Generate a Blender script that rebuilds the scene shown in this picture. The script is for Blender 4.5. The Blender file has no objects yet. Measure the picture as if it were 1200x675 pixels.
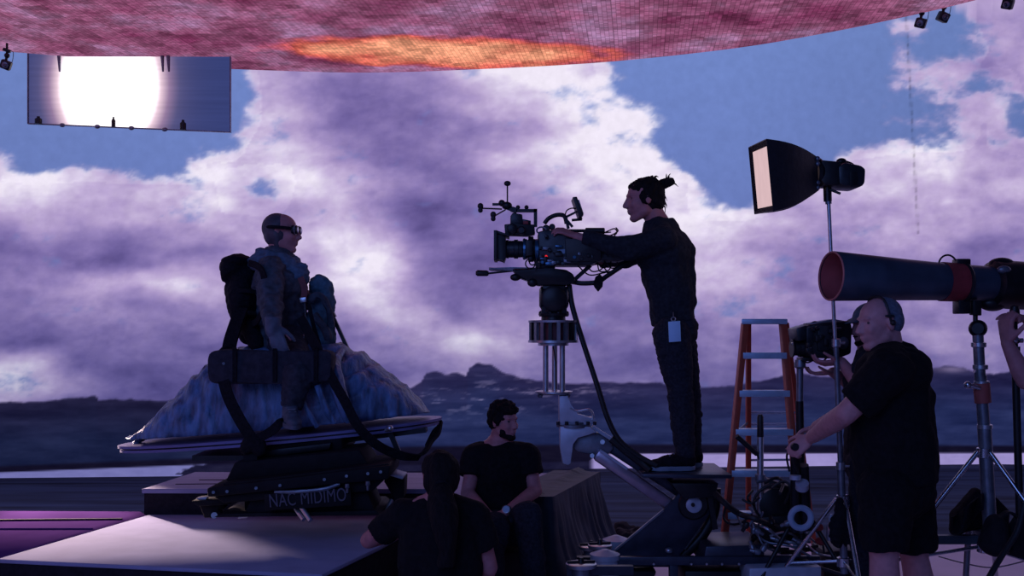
import bpy, bmesh, math, random
import numpy as np
from mathutils import Vector, Matrix, noise
random.seed(7)
SC = bpy.context.scene
COL = SC.collection
V = Vector
R = math.radians

# ------------------------------------------------------------ camera, world, lights, exposure
EYE = 1.62                      # camera height
cam_d = bpy.data.cameras.new('camera'); cam = bpy.data.objects.new('camera', cam_d); COL.objects.link(cam)
cam.location = (0, 0, EYE); cam.rotation_euler = (R(90), 0, 0)
cam_d.lens = 36; cam_d.sensor_width = 36; cam_d.shift_y = 0.04125
cam_d.clip_end = 200
SC.camera = cam
SC.view_settings.view_transform = 'Standard'; SC.view_settings.look = 'None'
SC.view_settings.gamma = 1; SC.view_settings.use_curve_mapping = False
SC.view_settings.exposure = 0

w = bpy.data.worlds.new('dark_studio'); SC.world = w; w.use_nodes = True
bgn = w.node_tree.nodes['Background']
bgn.inputs[0].default_value = (0.20, 0.24, 0.80, 1); bgn.inputs[1].default_value = 0.050

def area(name, loc, target, size, power, color, sy=None, spread=180):
    d = bpy.data.lights.new(name, 'AREA'); d.energy = power; d.color = color
    d.shape = 'RECTANGLE'; d.size = size; d.size_y = sy or size; d.spread = R(spread)
    o = bpy.data.objects.new(name, d); COL.objects.link(o); o.location = loc
    o.rotation_euler = (V(target) - V(loc)).to_track_quat('-Z', 'Y').to_euler()
    return o
# low spot lamp behind the deck at the left, outside the frame: throws the bright patch on the deck
sd = bpy.data.lights.new('deck_spot', 'SPOT'); sd.energy = 2900; sd.color = (1, .72, .66)
sd.spot_size = R(17); sd.spot_blend = .35; sd.shadow_soft_size = .12
so = bpy.data.objects.new('deck_spot', sd); COL.objects.link(so); so.location = (-5.0, 9.5, 1.35)
so.rotation_euler = (V((-2.38, 5.92, .38)) - so.location).to_track_quat('-Z', 'Y').to_euler()
# added fills: soft blue from behind the camera, dim rose from the left
area('blue_fill', (-2.5, -2.0, 4.5), (-.5, 6, 1), 5.0, 165, (.20, .34, 1))
area('rose_fill', (-7.0, 3.0, 3.0), (0, 6.2, 1.5), 1.5, 15, (1, .28, .42))

# ------------------------------------------------------------ helpers
def P(x, y, D):
    """a point of the stage seen at photograph position x, y at distance D"""
    return V(((x - 600) * D / 1200, D, EYE - (y - 387) * D / 1200))

def srgb(r, g, b):
    f = lambda c: (c/255/12.92) if c/255 <= .04045 else ((c/255+.055)/1.055)**2.4
    return (f(r), f(g), f(b), 1)

MATS = {}
def mat(name, col, rough=.6, metal=0, var=.25, scale=14, bump=.08, spec=.5, stretch=(1, 1, 1), sheen=0, emit=None):
    if name in MATS: return MATS[name]
    m = bpy.data.materials.new(name); m.use_nodes = True; MATS[name] = m
    nt = m.node_tree; b = nt.nodes['Principled BSDF']; L = nt.links
    tc = nt.nodes.new('ShaderNodeTexCoord'); mp = nt.nodes.new('ShaderNodeMapping')
    mp.inputs['Scale'].default_value = stretch
    nz = nt.nodes.new('ShaderNodeTexNoise'); nz.inputs['Scale'].default_value = scale; nz.inputs['Detail'].default_value = 5
    L.new(tc.outputs['Object'], mp.inputs[0]); L.new(mp.outputs[0], nz.inputs['Vector'])
    cr = nt.nodes.new('ShaderNodeValToRGB')
    cr.color_ramp.elements[0].position = .3; cr.color_ramp.elements[1].position = .7
    c = list(col)[:3]
    cr.color_ramp.elements[0].color = [max(0, v*(1-var)) for v in c] + [1]
    cr.color_ramp.elements[1].color = [min(1, v*(1+var)) for v in c] + [1]
    L.new(nz.outputs['Fac'], cr.inputs[0]); L.new(cr.outputs[0], b.inputs['Base Color'])
    b.inputs['Roughness'].default_value = rough; b.inputs['Metallic'].default_value = metal
    b.inputs['Specular IOR Level'].default_value = spec
    if sheen: b.inputs['Sheen Weight'].default_value = sheen
    if bump:
        bp = nt.nodes.new('ShaderNodeBump'); bp.inputs['Strength'].default_value = bump; bp.inputs['Distance'].default_value = .02
        L.new(nz.outputs['Fac'], bp.inputs['Height']); L.new(bp.outputs[0], b.inputs['Normal'])
    if emit:
        b.inputs['Emission Color'].default_value = (*emit[:3], 1); b.inputs['Emission Strength'].default_value = emit[3]
    return m

def emis(name, col, st):
    m = bpy.data.materials.new(name); m.use_nodes = True; nt = m.node_tree; nt.nodes.clear()
    e = nt.nodes.new('ShaderNodeEmission'); o = nt.nodes.new('ShaderNodeOutputMaterial')
    tc = nt.nodes.new('ShaderNodeTexCoord'); nz = nt.nodes.new('ShaderNodeTexNoise'); nz.inputs['Scale'].default_value = 9
    mx = nt.nodes.new('ShaderNodeMix'); mx.data_type = 'RGBA'
    mx.inputs['A'].default_value = col; mx.inputs['B'].default_value = [c*.8 for c in col[:3]]+[1]
    nt.links.new(tc.outputs['Object'], nz.inputs['Vector']); nt.links.new(nz.outputs['Fac'], mx.inputs['Factor'])
    nt.links.new(mx.outputs['Result'], e.inputs[0]); e.inputs[1].default_value = st
    nt.links.new(e.outputs[0], o.inputs[0]); return m

OFF = {}
def tag(o, label=None, cat=None, group=None, kind=None):
    if label: o['label'] = label
    if cat: o['category'] = cat
    if group: o['group'] = group
    if kind: o['kind'] = kind
    return o
def root(name, loc, label, cat, group=None):
    o = bpy.data.objects.new(name, None); COL.objects.link(o); o.location = loc; o.empty_display_size = .1
    OFF[o] = V(loc); return tag(o, label, cat, group)
def copy_tree(o, delta=None, parent=None):
    c = o.copy(); COL.objects.link(c); c.parent = parent
    if delta is not None: c.location = V(o.location) + V(delta)
    for ch in list(o.children): copy_tree(ch, None, c)
    return c

def basis(d):
    d = d.normalized(); a = V((0, 0, 1)) if abs(d.z) < .9 else V((1, 0, 0))
    x = d.cross(a).normalized(); y = d.cross(x).normalized(); return x, y
def spline(pts, k=6):
    pts = [V(p) for p in pts]; out = []
    for i in range(len(pts)-1):
        p0 = pts[max(i-1, 0)]; p1 = pts[i]; p2 = pts[i+1]; p3 = pts[min(i+2, len(pts)-1)]
        for j in range(k):
            t = j/k
            out.append(.5*((2*p1)+(-p0+p2)*t+(2*p0-5*p1+4*p2-p3)*t*t+(-p0+3*p1-3*p2+p3)*t*t*t))
    out.append(pts[-1]); return out

class MB:
    def __init__(s): s.bm = bmesh.new()
    def ring(s, c, x, y, r, n, ry=None):
        ry = r if ry is None else ry
        return [s.bm.verts.new(c + x*math.cos(2*math.pi*i/n)*r + y*math.sin(2*math.pi*i/n)*ry) for i in range(n)]
    def bridge(s, a, b):
        n = len(a)
        for i in range(n):
            s.bm.faces.new((a[i], a[(i+1) % n], b[(i+1) % n], b[i]))
    def box(s, c, size, rot=None, bev=0):
        hx, hy, hz = [v/2 for v in size]; M = rot or Matrix.Identity(3); c = V(c)
        vs = [s.bm.verts.new(c + M @ V((sx*hx, sy*hy, sz*hz))) for sx in (-1, 1) for sy in (-1, 1) for sz in (-1, 1)]
        fs = [s.bm.faces.new([vs[i] for i in f]) for f in ((0,1,3,2),(4,6,7,5),(0,4,5,1),(2,3,7,6),(0,2,6,4),(1,5,7,3))]
        if bev:
            es = list({e for f in fs for e in f.edges})
            bmesh.ops.bevel(s.bm, geom=es, offset=min(bev, .45*min(size)), segments=2, affect='EDGES', profile=.5)
        return s
    def pbox(s, x0, y0, x1, y1, D, depth, bev=.004, ang=0):
        """box whose outline is x0..x1, y0..y1 at distance D, depth deep (centred on D)"""
        a = P(x0, y0, D); b = P(x1, y1, D)
        rot = Matrix.Rotation(ang, 3, 'Y') if ang else None
        return s.box((a+b)/2, (abs(b.x-a.x), depth, abs(a.z-b.z)), rot, bev)
    def bar(s, p0, p1, wd, th, up=(0, 1, 0), bev=0):
        p0, p1 = V(p0), V(p1); d = (p1-p0); L = d.length; d.normalize(); u = V(up)
        x = d.cross(u).normalized(); u = x.cross(d).normalized()
        M = Matrix((x, u, d)).transposed(); return s.box((p0+p1)/2, (wd, th, L), M, bev)
    def tube(s, p0, p1, r0, r1=None, n=16, cap=True):
        p0, p1 = V(p0), V(p1); r1 = r0 if r1 is None else r1; x, y = basis(p1-p0)
        a = s.ring(p0, x, y, r0, n); b = s.ring(p1, x, y, r1, n); s.bridge(a, b)
        if cap: s.bm.faces.new(a[::-1]); s.bm.faces.new(b)
        return s
    def lathe(s, p0, d, prof, n=24, cap=True, el=None):
        d = V(d).normalized(); x, y = basis(d); rs = []
        for t, r in prof: rs.append(s.ring(V(p0)+d*t, x, y, max(r, 1e-4), n))
        for a, b in zip(rs, rs[1:]): s.bridge(a, b)
        if cap: s.bm.faces.new(rs[0][::-1]); s.bm.faces.new(rs[-1])
        return s
    def path(s, pts, r, n=8, k=6, flat=None):
        pts = spline(pts, k) if k > 1 else [V(p) for p in pts]; N = len(pts); rs = []
        x = None
        for i, p in enumerate(pts):
            d = (pts[min(i+1, N-1)]-pts[max(i-1, 0)]).normalized()
            if x is None: x, y = basis(d)
            else:
                x = (x - d*x.dot(d)).normalized(); y = d.cross(x)
            rr = r(i/(N-1)) if callable(r) else r
            if flat:                                   # strap: flat[0] = direction of its width, flat[1] = thickness
                wv = V(flat[0]); wv = (wv - d*wv.dot(d)).normalized(); tv = d.cross(wv)
                rs.append([s.bm.verts.new(p + wv*a*rr + tv*b*flat[1]) for a, b in ((1, 1), (-1, 1), (-1, -1), (1, -1))])
            else: rs.append(s.ring(p, x, y, rr, n))
        for a, b in zip(rs, rs[1:]): s.bridge(a, b)
        s.bm.faces.new(rs[0][::-1]); s.bm.faces.new(rs[-1]); return s
    def sph(s, c, r, rad=(1, 1, 1), rot=None, u=18, v=12):
        M = (rot or Matrix.Identity(3)).to_4x4()
        M = Matrix.Translation(V(c)) @ M @ Matrix.Diagonal((r*rad[0], r*rad[1], r*rad[2], 1))
        bmesh.ops.create_uvsphere(s.bm, u_segments=u, v_segments=v, radius=1, matrix=M); return s
    def cone(s, p0, p1, r0, r1, n=18, flat0=False, flat1=False):
        """rounded limb between two joints"""
        p0, p1 = V(p0), V(p1); d = p1-p0; L = d.length; prof = []
        if not flat0:
            for a in (-85, -60, -35, -12): prof.append((r0*math.sin(R(a)), r0*math.cos(R(a))))
        prof += [(0, r0), (L, r1)]
        if not flat1:
            for a in (12, 35, 60, 85): prof.append((L + r1*math.sin(R(a)), r1*math.cos(R(a))))
        return s.lathe(p0, d, prof, n)
    def torus(s, c, axis, Rr, r, n=32, m=8, a0=0, a1=360, squash=1):
        x, y = basis(V(axis)); pts = []; full = a1-a0 >= 360
        for i in range(n + (0 if full else 1)):
            a = R(a0+(a1-a0)*i/n); pts.append(V(c) + x*Rr*math.cos(a) + y*Rr*math.sin(a)*squash)
        rs = []
        ax = V(axis).normalized()
        for p in pts:
            o = (p-V(c)).normalized(); rs.append([s.bm.verts.new(p + o*r*math.cos(2*math.pi*j/m) + ax*r*math.sin(2*math.pi*j/m)) for j in range(m)])
        for i in range(len(rs)-1): s.bridge(rs[i], rs[i+1])
        if full: s.bridge(rs[-1], rs[0])
        else: s.bm.faces.new(rs[0][::-1]); s.bm.faces.new(rs[-1])
        return s
    def prism(s, pts, ext, bev=0):
        pts = [V(p) for p in pts]; e = V(ext)
        a = [s.bm.verts.new(p) for p in pts]; b = [s.bm.verts.new(p+e) for p in pts]
        f = [s.bm.faces.new(a), s.bm.faces.new(b[::-1])]; n = len(a)
        for i in range(n): f.append(s.bm.faces.new((a[i], b[i], b[(i+1) % n], a[(i+1) % n])))
        if bev: bmesh.ops.bevel(s.bm, geom=list({x for q in f for x in q.edges}), offset=bev, segments=2, affect='EDGES', profile=.5)
        return s
    def fprism(s, pxs, D, depth, bev=0):
        """outline drawn on the near face at D - depth/2"""
        return s.prism([P(x, y, D-depth/2) for x, y in pxs], (0, depth, 0), bev)
    def pprism(s, pxs, D, depth, bev=0):
        return s.prism([P(x, y, D) - V((0, depth/2, 0)) for x, y in pxs], (0, depth, 0), bev)
    def grid(s, f, nu, nv, wrap=False):
        g = [[s.bm.verts.new(f(i/(nu-1) if not wrap else i/nu, j/(nv-1))) for j in range(nv)] for i in range(nu)]
        for i in range(nu if wrap else nu-1):
            for j in range(nv-1):
                i2 = (i+1) % nu; s.bm.faces.new((g[i][j], g[i2][j], g[i2][j+1], g[i][j+1]))
        return g
    def build(s, name, m, parent=None, angle=35, remesh=0, smooth=0, wrinkle=None, dents=(), label=None, cat=None, group=None, kind=None, solid=0):
        bmesh.ops.recalc_face_normals(s.bm, faces=s.bm.faces)
        me = bpy.data.meshes.new(name); s.bm.to_mesh(me); s.bm.free()
        ob = bpy.data.objects.new(name, me); COL.objects.link(ob)
        if remesh or solid:
            if remesh:
                md = ob.modifiers.new('r', 'REMESH'); md.mode = 'VOXEL'; md.voxel_size = remesh
            if smooth:
                sm = ob.modifiers.new('s', 'SMOOTH'); sm.factor = .5; sm.iterations = smooth
            if solid:
                sl = ob.modifiers.new('t', 'SOLIDIFY'); sl.thickness = solid; sl.offset = 0
            me2 = bpy.data.meshes.new_from_object(ob.evaluated_get(bpy.context.evaluated_depsgraph_get()))
            ob.modifiers.clear(); ob.data = me2; bpy.data.meshes.remove(me); me = me2; me.name = name
        if wrinkle or dents:
            n = len(me.vertices); co = np.empty(n*3); me.vertices.foreach_get('co', co); co = co.reshape(-1, 3)
            no = np.empty(n*3); me.vertex_normals.foreach_get('vector', no); no = no.reshape(-1, 3)
            if wrinkle:
                amp, sc, st = wrinkle
                f = np.array([noise.fractal(V((c[0]*st[0], c[1]*st[1], c[2]*st[2]))*sc, 1, 2, 3) for c in co])
                co += no*(f*amp)[:, None]
            for c, rr, vec in dents:
                d2 = ((co-np.array(c))**2).sum(1); co += np.exp(-d2/(rr*rr))[:, None]*np.array(vec)
            me.vertices.foreach_set('co', co.ravel()); me.update()
        me.polygons.foreach_set('use_smooth', [True]*len(me.polygons))
        if not remesh: me.set_sharp_from_angle(angle=R(angle))
        me.materials.append(m)
        if parent is not None:
            off = OFF[parent]; me.transform(Matrix.Translation(-off)); ob.parent = parent; OFF[ob] = off
        else:
            n = len(me.vertices); co = np.empty(n*3); me.vertices.foreach_get('co', co); co = co.reshape(-1, 3)
            b0 = co.min(0); b1 = co.max(0); off = V(((b0[0]+b1[0])/2, (b0[1]+b1[1])/2, b0[2]))
            me.transform(Matrix.Translation(-off)); ob.location = off; OFF[ob] = off
        return tag(ob, label, cat, group, kind)

def text_part(txt, loc, size, m, parent, ry=0, name='lettering', rx=90, rz=0, ext=.002, sx=1):
    cu = bpy.data.curves.new(name, 'FONT'); cu.body = txt; cu.size = size; cu.extrude = ext; cu.align_x = 'LEFT'
    cu.space_character = 1.05
    o = bpy.data.objects.new(name, cu); COL.objects.link(o)
    me = bpy.data.meshes.new_from_object(o.evaluated_get(bpy.context.evaluated_depsgraph_get()))
    bpy.data.objects.remove(o); me.name = name
    M = Matrix.Translation(V(loc)) @ Matrix.Rotation(R(rz), 4, 'Z') @ Matrix.Rotation(R(ry), 4, 'Y') @ Matrix.Rotation(R(rx), 4, 'X') @ Matrix.Diagonal((sx, 1, 1, 1))
    me.transform(Matrix.Translation(-OFF[parent]) @ M); me.materials.clear(); me.materials.append(m)
    ob = bpy.data.objects.new(name, me); COL.objects.link(ob); ob.parent = parent; OFF[ob] = OFF[parent]
    return ob

# ------------------------------------------------------------ materials
BLACKM = mat('black_metal', (.012, .012, .016), .42, .3, .4, 20, .03)
BLACKP = mat('black_plastic', (.010, .010, .014), .5, 0, .3, 25, .04)
BLACKF = mat('black_fabric', (.010, .009, .014), .92, 0, .4, 60, .25, spec=.2)
SHIRT = mat('black_cotton', (.007, .007, .010), .92, 0, .35, 40, .2, spec=.2)
SHIRT2 = mat('dark_knit', (.020, .024, .034), .92, 0, .35, 45, .25, spec=.2)
JEANS = mat('dark_denim', (.022, .024, .036), .9, 0, .4, 70, .2, spec=.2)
STEEL = mat('brushed_aluminium', (.50, .52, .58), .34, .85, .12, 30, .03)
STEELD = mat('dull_steel', (.20, .22, .27), .42, .7, .25, 22, .05)
WHITEP = mat('painted_light_metal', (.42, .45, .55), .42, .2, .12, 18, .03)
SKIN = mat('skin', (.46, .19, .20), .55, 0, .12, 30, .05, spec=.35)
SKIN2 = mat('skin_pale', (.55, .26, .27), .5, 0, .12, 30, .05, spec=.4)
HAIR = mat('dark_hair', (.008, .006, .008), .8, 0, .5, 90, .4, stretch=(1, 1, .3), spec=.2)
RUBBER = mat('rubber_cable', (.010, .010, .013), .55, 0, .3, 30, .05)
REDP = mat('red_tape', (.30, .035, .04), .6, 0, .2, 20, .05)
GLASS = mat('dark_glass', (.02, .05, .08), .08, .0, .3, 8, 0, spec=1)

# ------------------------------------------------------------ LED wall
rng = np.random.RandomState(11)
LATT = rng.rand(256, 256)
def vnoise(x, y):
    xi = np.floor(x).astype(int); yi = np.floor(y).astype(int); fx = x-xi; fy = y-yi
    fx = fx*fx*(3-2*fx); fy = fy*fy*(3-2*fy); g = lambda a, b: LATT[a % 256, b % 256]
    return (g(xi, yi)*(1-fx)+g(xi+1, yi)*fx)*(1-fy)+(g(xi, yi+1)*(1-fx)+g(xi+1, yi+1)*fx)*fy
def fbm(x, y, o=5, g=.5):
    s = 0; a = 1; t = 0
    for i in range(o):
        s = s+a*vnoise(x+17.3*i, y+9.1*i); t += a; a *= g; x = x*2.03; y = y*2.03
    return s/t
SKY = [  # brightness of the clouds on the screen, one figure per half metre or so; '.' is clear sky
"......666678998......vv66",
"......666678998......vv66",
"......665568998......vv56",
"......654457899......vvv6",
"......7644456899.....vv6v",
"7....87754457899....78876",
"887678v8754467898.6777766",
"5666666786344677887666655",
"3443445689433566776555545",
"4566776788533455776554445",
"5555555568745544665545544",
"3344433345687544454344654",
"8744443344566544444344554",
"8764334445565555444444454",
"6543333444444555444444444"]
NC = 25
def ctrl():
    B = np.zeros((len(SKY), NC)); C = np.ones((len(SKY), NC))
    for j, row in enumerate(SKY):
        row = (row+row[-1]*30)[:NC]
        for i, ch in enumerate(row):
            if ch == '.': C[j, i] = 0; B[j, i] = 7
            elif ch == 'v': C[j, i] = .46; B[j, i] = 6
            else: B[j, i] = int(ch)
    return B, C
CB, CC = ctrl()
YR = np.array([0, 50, 80, 110, 150, 185, 220, 260, 300, 335, 365, 400, 430, 455, 480], float)
def samp(G, x, y):
    fx = np.clip(x/50, 0, NC-1.001); fy = np.interp(y, YR, np.arange(len(YR))); fy = np.clip(fy, 0, len(YR)-1.001)
    i = fx.astype(int); j = fy.astype(int); a = fx-i; b = fy-j
    a = a*a*(3-2*a)*.6+a*.4; b = b*b*(3-2*b)*.6+b*.4
    return (G[j, i]*(1-a)+G[j, i+1]*a)*(1-b)+(G[j+1, i]*(1-a)+G[j+1, i+1]*a)*b
def lin(c):
    c = np.asarray(c, float)/255; return np.where(c <= .04045, c/12.92, ((c+.055)/1.055)**2.4)
RAMP = np.array([[62, 52, 104], [78, 66, 120], [94, 82, 140], [112, 98, 158], [130, 114, 172], [150, 132, 186], [172, 152, 200], [192, 174, 214], [214, 202, 230], [238, 230, 246]], float)
RIDGE = [(-600, 455), (-300, 465), (0, 470), (40, 470), (80, 466), (100, 464), (112, 463), (116, 468), (130, 466), (190, 469), (250, 472), (400, 474), (470, 462), (478, 455), (494, 447), (499, 437), (512, 433), (522, 437), (535, 436), (546, 440), (550, 430), (559, 424), (576, 427), (590, 436), (610, 442), (650, 447), (680, 449), (700, 447), (770, 448), (815, 452), (860, 451), (900, 443), (935, 437), (960, 440), (1040, 442), (1070, 440), (1088, 431), (1110, 428), (1130, 430), (1150, 436), (1165, 438), (1190, 432), (1240, 428), (1400, 440), (1800, 450)]
def screen_image(x, y):
    n1 = fbm(x/90, y/60)-.5; n2 = fbm(x/90+40, y/60+11)-.5
    xw = x+n1*44; yw = y+n2*30
    b = samp(CB, xw, yw); c = samp(CC, xw, yw)
    det = fbm(x/42+3, y/22+5, 6, .56)-.5; det2 = fbm(x/120+31, y/36+8, 5)-.5
    det3 = fbm((x+n1*60)/16+9, (y+n2*40)/9+2, 4, .6)-.5
    b = b+det*2.6+det2*2.2+det3*.9
    cov = c+(fbm(x/46+70, y/28+20, 6, .6)-.5)*1.35
    cov = np.clip((cov-.36)/.46, 0, 1); cov = cov*cov*(3-2*cov)
    edge = np.exp(-((cov-.75)/.3)**2); b = b+edge*.9*(c < .98)
    b = np.clip((b-5.2)*1.13+5.1, 0, 9)
    col = np.stack([np.interp(b, np.arange(10), RAMP[:, k]) for k in range(3)], -1)
    t = np.clip(y/260, 0, 1)[..., None]
    blue = np.array([112, 136, 200])*(1-t)+np.array([104, 122, 186])*t
    k = np.clip((x-850)/300, 0, 1)[..., None]; blue = blue*(1-k*.08)
    k = np.clip((260-x)/300, 0, 1)[..., None]; blue = blue*(1-k*.03)
    col = blue*(1-cov[..., None])+col*cov[..., None]
    low = np.clip((y-330)/130, 0, 1)[..., None]; col = col*(1-low*.12)+np.array([-8, -3, 2])*low
    # land
    rx, ry = zip(*RIDGE); rid = np.interp(x, rx, ry)+(fbm(x/9, x*0+3, 3)-.5)*3.5
    m = np.clip((y-rid)/2.5, 0, 1)[..., None]
    n = fbm(x/60+5, y/9+2, 5, .6); nf = fbm(x/16, y/4+9, 4, .6)
    land = np.array([36, 33, 70])+(n[..., None]-.5)*np.array([34, 34, 44])
    depth = np.clip((y-rid)/50, 0, 1)[..., None]
    land = land*(1-depth)+(np.array([34, 42, 84])+(n[..., None]-.5)*np.array([36, 36, 46]))*depth
    hl = np.clip((nf-.56)*5, 0, 1)*np.exp(-((x-560)/90)**2)*np.exp(-((y-465)/20)**2)
    hl = hl + np.clip((nf-.5)*4, 0, 1)*np.exp(-((x-690)/45)**2)*np.exp(-((y-460)/10)**2)*.6
    hl = hl + .9*np.exp(-((x-1115)/20)**2-((y-433)/4)**2)
    land = land+hl[..., None]*np.array([75, 65, 65])
    land = land*np.where(x < 260, .78, 1)[..., None]
    # dark shore, then the pale strip of water
    top = np.interp(x, [-600, 0, 200, 480, 700, 1200, 1800], [548, 545, 537, 522, 519, 521, 524])
    bot = np.interp(x, [-600, 0, 250, 500, 690, 700, 1200, 1800], [556, 553, 543, 544, 540, 531, 530, 530])
    s = np.clip((y-top)/3, 0, 1)[..., None]; land = land*(1-s)+(np.array([17, 15, 36])+(nf[..., None]-.5)*12)*s
    wt = np.clip((y-bot)/1.6, 0, 1)
    edge = 222+(fbm(x/14, y/3, 3)-.5)*50-(y-545)*2.2+18
    vis = np.clip((edge-x)/6, 0, 1)+np.clip((x-690)/6, 0, 1)
    wc = np.where((x < 450)[..., None], np.array([112, 112, 172]), np.array([150, 138, 196]))+(nf[..., None]-.5)*16
    wm = (wt*vis)[..., None]; dk = (wt*(1-vis))[..., None]
    land = land*(1-wm-dk)+wc*wm+(np.array([26, 25, 52])+(nf[..., None]-.5)*20)*dk
    col = col*(1-m)+land*m
    seam = np.exp(-((x-(1062+(y-20)*.055))/1.3)**2)*((y > 20) & (y < 275))*np.where((y/5).astype(int) % 2 == 0, 1, .35)
    col = col*(1-.22*seam[..., None])
    sat = np.array([1.0, 1.0, 1.0])
    return lin(np.clip(col*sat, 0, 255))

# plan of the wall: distance from the set's centre by bearing (bearing written as 600 + 1200 * x/y)
WB = [(-1500, 5.2), (-1000, 7.0), (-600, 8.8), (-300, 10.1), (0, 11.17), (250, 11.35), (500, 11.75), (760, 12.0), (1200, 12.35), (1500, 12.0), (1900, 10.4), (2400, 8.0), (3000, 6.0)]
def wall_y(b): return np.interp(b, *zip(*WB))
bx = np.concatenate([np.arange(-1500, -40, 20), np.arange(-40, 1240, 2.4), np.arange(1240, 3001, 20)])
wy = np.convolve(np.pad(wall_y(bx), 12, mode='edge'), np.ones(25)/25, 'valid')
zt = 7.0
vz = np.concatenate([np.linspace(0, 1.62, 100), np.linspace(1.62, 5.4, 190)[1:], np.linspace(5.4, zt, 12)[1:]])
NU, NV = len(bx), len(vz)
X = (bx-600)/1200*wy
co = np.zeros((NU, NV, 3)); co[..., 0] = X[:, None]; co[..., 1] = wy[:, None]; co[..., 2] = vz[None, :]
gx = np.repeat(bx[:, None], NV, 1); gy = 387+(EYE-vz[None, :])*1200/wy[:, None]
cols = np.ones((NU, NV, 4)); cols[..., :3] = screen_image(gx, gy)
idx = np.arange(NU*NV).reshape(NU, NV)
f = np.stack([idx[:-1, :-1], idx[1:, :-1], idx[1:, 1:], idx[:-1, 1:]], -1).reshape(-1, 4)
me = bpy.data.meshes.new('wall_back')
me.vertices.add(NU*NV); me.vertices.foreach_set('co', co.ravel())
me.loops.add(len(f)*4); me.loops.foreach_set('vertex_index', f.ravel())
me.polygons.add(len(f)); me.polygons.foreach_set('loop_start', np.arange(len(f))*4)
me.update(calc_edges=True); me.validate()
at = me.color_attributes.new('screen_image', 'FLOAT_COLOR', 'POINT'); at.data.foreach_set('color', cols.ravel())
m = bpy.data.materials.new('led_wall_picture'); m.use_nodes = True; nt = m.node_tree; nt.nodes.clear()
a = nt.nodes.new('ShaderNodeAttribute'); a.attribute_name = 'screen_image'
tc = nt.nodes.new('ShaderNodeTexCoord'); nz = nt.nodes.new('ShaderNodeTexNoise'); nz.inputs['Scale'].default_value = 9; nz.inputs['Detail'].default_value = 6
mr = nt.nodes.new('ShaderNodeMapRange'); mr.inputs['To Min'].default_value = .90; mr.inputs['To Max'].default_value = 1.14
nt.links.new(tc.outputs['Object'], nz.inputs['Vector']); nt.links.new(nz.outputs['Fac'], mr.inputs['Value'])
e = nt.nodes.new('ShaderNodeEmission'); o = nt.nodes.new('ShaderNodeOutputMaterial')
nt.links.new(a.outputs['Color'], e.inputs['Color']); nt.links.new(mr.outputs[0], e.inputs['Strength']); nt.links.new(e.outputs[0], o.inputs[0])
me.materials.append(m)
me.polygons.foreach_set('use_smooth', [True]*len(me.polygons))
wall = bpy.data.objects.new('wall_back', me); COL.objects.link(wall); tag(wall, kind='structure')
wall['label'] = 'curved LED screen wall showing clouds over dark hills and water'

# ------------------------------------------------------------ LED ceiling
CH = 4.5
def cy(y): return (CH-EYE)*1200/(387-y)
edge = [(-500, 42), (-200, 52), (0, 60), (200, 77), (330, 83), (430, 85), (540, 82), (700, 73.5), (850, 58), (950, 42), (1050, 22), (1140, 1), (1260, -32), (1500, -110)]
ep = spline([V(((x-600)*cy(y)/1200, cy(y), CH)) for x, y in edge], 8)
b_ = MB(); pts = ep+[V((ep[-1].x, 7.6, CH)), V((ep[0].x, 7.6, CH))]
b_.prism(pts, (0, 0, .14))
m = bpy.data.materials.new('led_ceiling_picture'); m.use_nodes = True; nt = m.node_tree; nt.nodes.clear(); L = nt.links
def N(t, **k):
    n = nt.nodes.new(t)
    for a_, v_ in k.items(): setattr(n, a_, v_)
    return n
tc = N('ShaderNodeTexCoord'); geo = N('ShaderNodeNewGeometry'); mp = N('ShaderNodeMapping'); mp.inputs['Rotation'].default_value = (0, 0, R(7.1))
L.new(geo.outputs['Position'], mp.inputs[0])
def brick(bw, bh, s1, s2, mort, off=.5):
    n = N('ShaderNodeTexBrick'); n.inputs['Scale'].default_value = 1; n.inputs['Brick Width'].default_value = bw; n.inputs['Row Height'].default_value = bh
    n.inputs['Color1'].default_value = (s1, s1, s1, 1); n.inputs['Color2'].default_value = (s2, s2, s2, 1); n.inputs['Mortar'].default_value = (mort, mort, mort, 1)
    n.inputs['Mortar Size'].default_value = .007 if bh > .2 else .003; n.offset = off; n.inputs['Bias'].default_value = .1; L.new(mp.outputs[0], n.inputs['Vector']); return n
b1 = brick(.25, .34, .78, 1.20, .86, 0); b2 = brick(.042, .032, .70, 1.30, .58, 0); b3 = brick(.125, .125, 1.10, .42, .95, 0)
b3.inputs['Bias'].default_value = -.42
def mul(a_, b__):
    n = N('ShaderNodeMix', data_type='RGBA', blend_type='MULTIPLY'); n.inputs['Factor'].default_value = 1; L.new(a_, n.inputs['A']); L.new(b__, n.inputs['B']); return n.outputs['Result']
nz = N('ShaderNodeTexNoise'); nz.inputs['Scale'].default_value = 1.3; nz.inputs['Detail'].default_value = 6; nz.inputs['Roughness'].default_value = .65; L.new(mp.outputs[0], nz.inputs['Vector'])
cr = N('ShaderNodeValToRGB'); L.new(nz.outputs['Fac'], cr.inputs[0])
E_ = cr.color_ramp.elements; E_[0].position = .33; E_[0].color = srgb(116, 50, 86); E_[1].position = .72; E_[1].color = srgb(166, 128, 170)
q = cr.color_ramp.elements.new(.5); q.color = srgb(144, 84, 118)
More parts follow.
